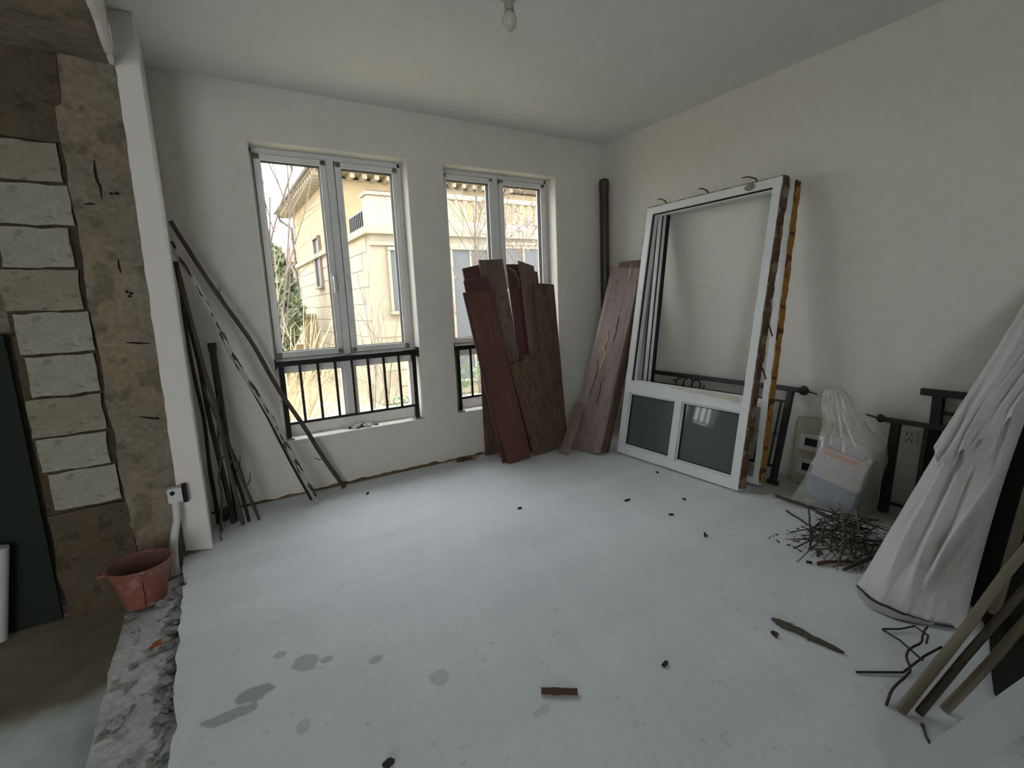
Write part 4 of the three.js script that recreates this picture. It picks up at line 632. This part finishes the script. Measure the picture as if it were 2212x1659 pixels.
{ // litter on the floor, piece by piece
  const leaf = (label, x, y, z, l, w, a, m, cat = 'leaf') => single(cat === 'leaf' ? 'dry_leaf' : 'wood_chip', label, cat, sheet(8, 4, (s, q) => V((s - 0.5) * l, 0.003 + 0.3 * w * Math.abs(q - 0.5) + 0.12 * l * Math.sin(s * 3), (q - 0.5) * w * Math.sin(Math.PI * Math.min(0.97, s + 0.05)))).rotateY(a).translate(x, y, z), m);
  const chip = (label, x, z, l, w, h, a, m = M.chip) => single('wood_chip', label, 'wood chip', roughen(segbox(-l / 2, l / 2, 0, h, -w / 2, w / 2, l / 5), Math.min(w, h) * 0.25, 40, x * 7, 0.8).rotateY(a).translate(x, h * 0.2 + 0.001, z), m);
  leaf('curled orange brown leaf on the cut concrete strip', -3.945, -0.036, 1.44, 0.085, 0.05, 0.3, M.leafDry);
  leaf('small curled brown leaf by the short rotten branch', -1.8, 0, 2.93, 0.045, 0.03, 0.9, M.leafDull);
  leaf('dark curled leaf at the left rim of the twig heap', -0.99, 0, 2.7, 0.05, 0.03, 0.5, M.leafDull);
  const lg = thing('rotten_branch', 'short rotten branch with flaking bark on the open floor', 'branch', [-1.71, 0, 3.0]), q = wobble(V(-1.725, 0.014, 2.874), V(-1.694, 0.01, 3.14), 12, 0.02, 8);
  part(lg, 'stem', tube(q, [0.005, 0.012, 0.015, 0.014, 0.013, 0.014, 0.013, 0.012, 0.012, 0.01, 0.01, 0.008, 0.004], 8), M.bark); part(lg, 'flake', tube([q[2].clone().add(V(0, 0.012, 0)), q[4].clone().add(V(0.008, 0.016, 0))], [0.004, 0.002], 5), M.barkPale, 'pale flake'); part(lg, 'flake', tube([q[6].clone().add(V(-0.012, 0.004, 0)), q[7].clone().add(V(-0.022, -0.004, 0))], [0.004, 0.002], 5), M.barkPale);
  chip('brown stick of wood lying alone near the front of the floor', -2.7, 2.672, 0.13, 0.018, 0.012, -0.64, M.rust);
  chip('dark scrap at the front edge of the floor', -3.3, 2.6, 0.03, 0.02, 0.012, 0.4);
  [[-1.285, 1.591, 'dark splinter on the floor in front of the white frame, leftmost'], [-0.97, 1.814, 'dark crumb close to the right end of the white frame'], [-1.23, 1.924, 'dark crumb in mid floor, in front of the white frame'], [-1.294, 2.223, 'dark scrap of bark between the white frame and the cloth'], [-1.132, 2.723, 'dark crumb left of the twig heap'], [-2.288, 2.791, 'tiny dark crumb in the middle of the near floor'], [-0.705, 1.341, 'dark scrap at the foot of the white frame'], [-1.95, 1.25, 'tiny splinter in the middle of the far floor'], [-2.72, 0.32, 'tiny chip near the feet of the two long poles']].forEach(([x, z, l], i) => chip(l, x, z, i === 0 || i === 3 ? 0.045 : 0.022 + 0.004 * (i % 3), 0.012, 0.008, i * 1.3));
}

// ------------------------------------------------------------------ outside the windows
{
  const gd = structMesh('ground', uvBox(sheet(60, 60, (s, q) => V(lerp(-40, 40, q), -1 + 0.08 * noise3.noise(s * 20, q * 20, 2), lerp(-0.3, -60, s)))), M.garden, 'dry winter garden ground outside');
  part(gd, 'path', rbox(-4.5, 4.5, -1.02, -0.9, -6.2, -4.6, 0.01), M.paving, 'pale garden path');
  // villa across the garden
  const xa = -0.044, v = thing('villa', 'cream and yellow villa with balcony and rusticated walls across the garden', 'building', [4.5, -1, -13]);
  part(v, 'lower_wall', box(xa, 9, -1, 3.2, -18.3, -8), M.villaTrim); part(v, 'upper_wall', box(xa, 9, 3.2, 5.2, -18.3, -11.6), M.villaYellow, 'yellow rendered upper storey');
  seed(8); const sg = [0, 1].map((k) => rbox(-0.02, 0.02, 0, 0.4, 0, 0.93, 0.012)), fg = rbox(0, 0.9, 0, 0.4, -0.02, 0.02, 0.012);
  for (let c = 0; c < 10; c++) for (let i = -1; i < 11; i++) { const z = -18.3 + i * 0.95 + (c % 2) * 0.47; if (z < -18.3 || z + 0.93 > -8.0) continue; const o = shadow(new THREE.Mesh(sg[0], (c * 7 + i * 3) % 4 ? M.villaStone : M.villaStone2)); o.name = 'stone'; o.position.set(xa - 4.5, -1 + c * 0.418 + 1, z + 13); v.add(o); }
  const wins = [[0.4, 1.35, 1.3, 2.75], [2.05, 3.1, -0.6, 2.8], [3.68, 4.85, -0.6, 2.95], [5.6, 6.6, 1.3, 2.75]];
  for (let c = 0; c < 10; c++) for (let i = 0; i < 9; i++) { const x = xa + 0.02 + i * 0.92 - (c % 2) * 0.46, y = -1 + c * 0.418; if (x < xa || wins.some(([a, b, d, e]) => x < b + 0.08 && x + 0.9 > a - 0.08 && y < e + 0.08 && y + 0.4 > d - 0.08)) continue; const o = shadow(new THREE.Mesh(fg, (c * 5 + i) % 4 ? M.villaStone : M.villaStone2)); o.name = 'stone'; o.position.set(x - 4.5, y + 1, 5); v.add(o); }
  for (const [a, b, d, e] of wins) { const w = part(v, 'window', [rbox(a - 0.07, a, d, e, -8.02, -7.92, 0.01), rbox(b, b + 0.07, d, e, -8.02, -7.92, 0.01), rbox(a - 0.07, b + 0.07, e, e + 0.08, -8.02, -7.9, 0.01), rbox(a - 0.1, b + 0.1, d - 0.08, d, -8.02, -7.86, 0.01), rbox((a + b) / 2 - 0.03, (a + b) / 2 + 0.03, d, e, -8.0, -7.95, 0.005)], M.villaTrim); part(w, 'pane', box(a, b, d, e, -8.0, -7.975), M.villaGlass); }
  { const [z0, z1, d, e] = [-14.25, -13.5, 2.2, 3.75]; const w = part(v, 'window', [rbox(xa - 0.1, xa, d, e, z0 - 0.08, z0, 0.01), rbox(xa - 0.1, xa, d, e, z1, z1 + 0.08, 0.01), rbox(xa - 0.12, xa, e, e + 0.08, z0 - 0.08, z1 + 0.08, 0.01), rbox(xa - 0.14, xa, d - 0.08, d, z0 - 0.1, z1 + 0.1, 0.01)], M.villaFrame, 'brown framed side window'); part(w, 'pane', box(xa - 0.03, xa - 0.01, d, e, z0, z1), M.villaGlass); }
  { const [a, b, d, e] = [1.12, 2.2, 3.6, 4.86]; const w = part(v, 'window', [rbox(a - 0.08, a, d, e, -11.62, -11.5, 0.01), rbox(b, b + 0.08, d, e, -11.62, -11.5, 0.01), rbox(a - 0.08, b + 0.08, e, e + 0.07, -11.62, -11.5, 0.01)], M.villaFrame); part(w, 'pane', box(a, b, d, e, -11.62, -11.59), M.villaGlass); }
  part(v, 'cornice', [rbox(xa - 0.14, 9, 3.12, 3.28, -8.05, -7.86, 0.02), rbox(xa - 0.14, xa + 0.05, 3.12, 3.28, -18.3, -8.06, 0.02), rbox(xa - 0.05, 9, 2.86, 2.96, -8.02, -7.93, 0.015)], M.villaTrim, 'stone cornice');
  // terrace: iron rail on the side, stone balustrade to the front
  part(v, 'parapet_block', rbox(xa - 0.02, 0.9, 3.28, 4.0, -8.35, -7.95, 0.02), M.villaStone); part(v, 'parapet_cap', rbox(xa - 0.06, 0.95, 4.0, 4.08, -8.4, -7.9, 0.02), M.villaTrim);
  part(v, 'iron_rail', [rbox(xa - 0.02, xa + 0.02, 3.7, 3.75, -9.7, -8.35, 0.005), rbox(xa - 0.015, xa + 0.015, 3.34, 3.37, -9.7, -8.35, 0.005)], M.blackIron); for (let i = 0; i < 9; i++) part(v, 'iron_bar', rbox(xa - 0.018, xa + 0.018, 3.28, 3.72, -9.68 + i * 0.16, -9.64 + i * 0.16, 0.004), M.blackIron);
  part(v, 'balustrade_rail', [rbox(1.7, 5.5, 4.04, 4.16, -8.12, -7.9, 0.02)], M.villaStone); part(v, 'balustrade_base', rbox(1.7, 5.5, 3.28, 3.5, -8.12, -7.9, 0.02), M.villaStone);
  const bal = uvBox(lathe([[0, 0], [0.075, 0], [0.075, 0.05], [0.04, 0.08], [0.075, 0.2], [0.07, 0.28], [0.035, 0.42], [0.05, 0.48], [0.075, 0.5], [0.075, 0.55], [0, 0.55]], 14)); for (let i = 0; i < 14; i++) { const x = 2.0 + i * 0.25; if (Math.abs(x - 3.42) < 0.2) continue; const o = shadow(new THREE.Mesh(bal, M.villaStone)); o.name = 'stone_baluster'; o.position.set(x - 4.5, 4.5, 4.99); v.add(o); }
  part(v, 'pedestal', rbox(3.25, 3.6, 3.28, 4.2, -8.16, -7.86, 0.02), M.villaStone); part(v, 'pedestal', rbox(1.55, 1.75, 3.28, 4.2, -8.16, -7.86, 0.02), M.villaStone);
  part(v, 'pilaster', rbox(3.2, 3.55, -1, 2.86, -8.0, -7.9, 0.02), M.villaYellow); part(v, 'pilaster', rbox(3.55, 4.3, 3.3, 5.2, -11.6, -11.5, 0.02), M.villaStone);
  // eaves and roof
  const rf = part(v, 'eaves', [rbox(xa - 0.55, 9.5, 5.28, 5.4, -18.8, -11.0, 0.02)], M.villaTrim); part(rf, 'gutter', [tube([V(xa - 0.6, 5.36, -18.8), V(xa - 0.6, 5.36, -10.95)], 0.06, 8), tube([V(xa - 0.6, 5.36, -10.95), V(9.5, 5.36, -10.95)], 0.06, 8)], M.gutter);
  for (let z = -18.6; z < -11.2; z += 0.36) part(rf, 'rafter_end', rbox(xa - 0.5, xa, 5.16, 5.28, z, z + 0.12, 0.015), M.villaStone); for (let x = 0.1; x < 6; x += 0.36) part(rf, 'rafter_end', rbox(x, x + 0.14, 5.14, 5.28, -11.6, -11.1, 0.015), M.villaStone);
  part(v, 'roof', uvBox(new THREE.ConeGeometry(1, 1, 4, 1).rotateY(Math.PI / 4).scale(7.1, 1.7, 5.8).translate(4.5, 6.25, -14.9)), M.roofDark);
  part(v, 'downpipe', tube([V(xa - 0.55, 5.25, -18.2), V(xa - 0.5, 5.0, -18.2), V(xa - 0.1, 4.7, -18.15), V(xa - 0.1, 3.35, -18.15), V(xa - 0.22, 3.2, -18.15), V(xa - 0.1, 3.0, -18.15), V(xa - 0.1, -1, -18.15)], 0.055, 8), M.gutter);
  // house with the red roof beyond
  const h = thing('house', 'distant pale house with a red tiled roof behind the villa', 'building', [-0.5, -1, -32]); part(h, 'wall', box(-4.5, 5, -1, 4.6, -36, -31), M.villaStone); part(h, 'roof', uvBox(new THREE.ConeGeometry(1, 1, 4, 1).rotateY(Math.PI / 4).scale(8.0, 1.5, 4.8).translate(0.2, 5.25, -33.5)), M.roofTile, 'red tiled roof'); part(h, 'window', box(-1.2, -0.2, 2.6, 3.9, -31.02, -30.97), M.villaGlass);
  // garden wall with a railed opening
  const gw = thing('garden_wall', 'tan garden wall with a white railed opening beside the villa', 'wall', [-2, -1, -15.5]); part(gw, 'wall_body', [box(-7, -1.15, -1, 1.15, -15.7, -15.4), box(-0.55, -0.05, -1, 1.3, -15.7, -15.4), box(-1.15, -0.55, -1, 0.2, -15.7, -15.4)], M.villaYellow); part(gw, 'coping', rbox(-7, -0.05, 1.15, 1.27, -15.75, -15.33, 0.02), M.villaTrim); part(gw, 'ledge', rbox(-7, -0.1, -0.1, 0.05, -15.5, -15.2, 0.02), M.villaTrim);
  for (let i = 0; i < 5; i++) part(gw, 'white_bar', rbox(-1.1 + i * 0.125, -1.05 + i * 0.125, 0.2, 1.15, -15.5, -15.46, 0.01), M.pvcWhite);
}
// bare shrubs and trees: recursive branches, one mesh of thin wood each
function bareShrub(name, label, [x, y, z], stems, h, r, spread, lean, m, sd, depth = 3, leaves) {
  seed(sd); const t = thing(name, label, 'shrub', [x, y, z], null), list = [], tips = [];
  const grow = (p, d, l, rad, k) => {
    const n = 5, pts = [p.clone()], rs = [rad]; let q = p.clone(), dir = d.clone();
    for (let i = 1; i <= n; i++) { dir.add(V(rr(-1, 1) * 0.13, rr(-0.4, 1) * 0.08, rr(-1, 1) * 0.13)).normalize(); q = q.clone().addScaledVector(dir, l / n); pts.push(q); rs.push(rad * (1 - 0.6 * (i / n))); }
    list.push(tube(pts, rs, k > 1 ? 5 : 4, false));
    tips.push(q);
    if (k <= 0) return;
    const c = k > 1 ? 4 : 3; for (let i = 0; i < c; i++) { const at = pts[1 + Math.floor(rnd() * (n - 1))], nd = dir.clone().add(V(rr(-1, 1) * 0.85, rr(-0.1, 0.6), rr(-1, 1) * 0.85)).normalize(); grow(at, nd, l * rr(0.4, 0.65), rad * 0.5, k - 1); }
  };
  for (let i = 0; i < stems; i++) grow(V(x + rr(-1, 1) * spread * 0.3, y, z + rr(-1, 1) * spread * 0.2), V(rr(-1, 1) * spread * 0.5 + lean, 1, rr(-1, 1) * spread * 0.4).normalize(), h * rr(0.6, 1), r * rr(0.7, 1.1), depth);
  part(t, 'branches', list, m).userData.kind = 'stuff';
  if (leaves) { const g = new THREE.PlaneGeometry(leaves.w, leaves.l), im = shadow(new THREE.InstancedMesh(g, leaves.m, leaves.n)), mm = new THREE.Matrix4(), q = new THREE.Quaternion(), e = new THREE.Euler(); for (let i = 0; i < leaves.n; i++) { const c = tips[Math.floor(rnd() * tips.length)]; e.set(rr(0, 6), rr(0, 6), rr(0, 6)); mm.compose(V(c.x - x + rr(-1, 1) * leaves.s, c.y - y + rr(-1, 1) * leaves.s, c.z - z + rr(-1, 1) * leaves.s), q.setFromEuler(e), V(1, 1, 1).multiplyScalar(rr(0.6, 1.3))); im.setMatrixAt(i, mm); } im.name = 'leaves'; im.userData.kind = 'stuff'; t.add(im); }
  return t;
}
bareShrub('bare_shrub', 'pale cane shrub with slanting stems outside the window nearest the sticks', [-3.0, -1, -3.4], 11, 2.6, 0.018, 0.7, 0.35, M.twigPale, 1001, 2);
bareShrub('bare_shrub', 'pale cane shrub low behind the guard rail of the left window', [-2.6, -1, -10.2], 12, 2.6, 0.016, 0.9, -0.1, M.twigPale, 1002, 2);
bareShrub('bare_tree', 'bare dark tree reaching into the sky in the left window', [-2.9, -1, -6.0], 5, 5.4, 0.03, 0.3, 0.06, M.twigDark, 1003, 3);
bareShrub('bare_tree', 'bare dark shrub in front of the villa wall, right pane of the left window', [-1.25, -1, -4.3], 4, 3.6, 0.012, 0.35, 0.0, M.twigDark, 1004, 2);
bareShrub('bare_tree', 'bare tree in front of the balustrade in the right window', [0.5, -1, -3.7], 4, 4.6, 0.018, 0.25, 0.0, M.twigDark, 1005, 3);
bareShrub('plum_tree', 'small tree with reddish leaves in the right pane of the right window', [2.6, -1, -5.6], 4, 3.9, 0.02, 0.35, 0.0, M.twigDark, 1006, 3, { m: M.leafPlum, n: 700, w: 0.03, l: 0.05, s: 0.1 });
bareShrub('leafy_bush', 'green long leaved bush low outside the right window', [-0.75, -1, -1.8], 10, 1.5, 0.012, 0.7, 0.0, M.leafOleander, 1007, 1, { m: M.leafOleander, n: 900, w: 0.022, l: 0.13, s: 0.12 });
{ // evergreen
  seed(555); const t = thing('evergreen_tree', 'round olive green evergreen tree beyond the garden in the left window', 'tree', [-1.75, -1, -13.6]); part(t, 'trunk', tube([V(-1.75, -1, -13.6), V(-1.7, 2, -13.6)], [0.1, 0.06], 7), M.bark);
  const n = 5200, g = new THREE.PlaneGeometry(0.1, 0.16), im = shadow(new THREE.InstancedMesh(g, M.leafGreen, n)), mm = new THREE.Matrix4(), q = new THREE.Quaternion(), e = new THREE.Euler();
  for (let i = 0; i < n; i++) { const a = rr(0, 6.28), y = rr(-1, 1), rad = Math.sqrt(1 - y * y) * (0.75 + 0.3 * noise3.noise(Math.cos(a) * 2, y * 3, Math.sin(a) * 2)) * Math.pow(rnd(), 0.25); e.set(rr(0, 6), rr(0, 6), rr(0, 6)); mm.compose(V(Math.cos(a) * rad * 1.15, 2.7 + y * 1.9, Math.sin(a) * rad * 1.0), q.setFromEuler(e), V(1, 1, 1).multiplyScalar(rr(0.7, 1.4))); im.setMatrixAt(i, mm); }
  im.name = 'foliage'; im.userData.kind = 'stuff'; t.add(im);
}

renderer.render(scene, camera);
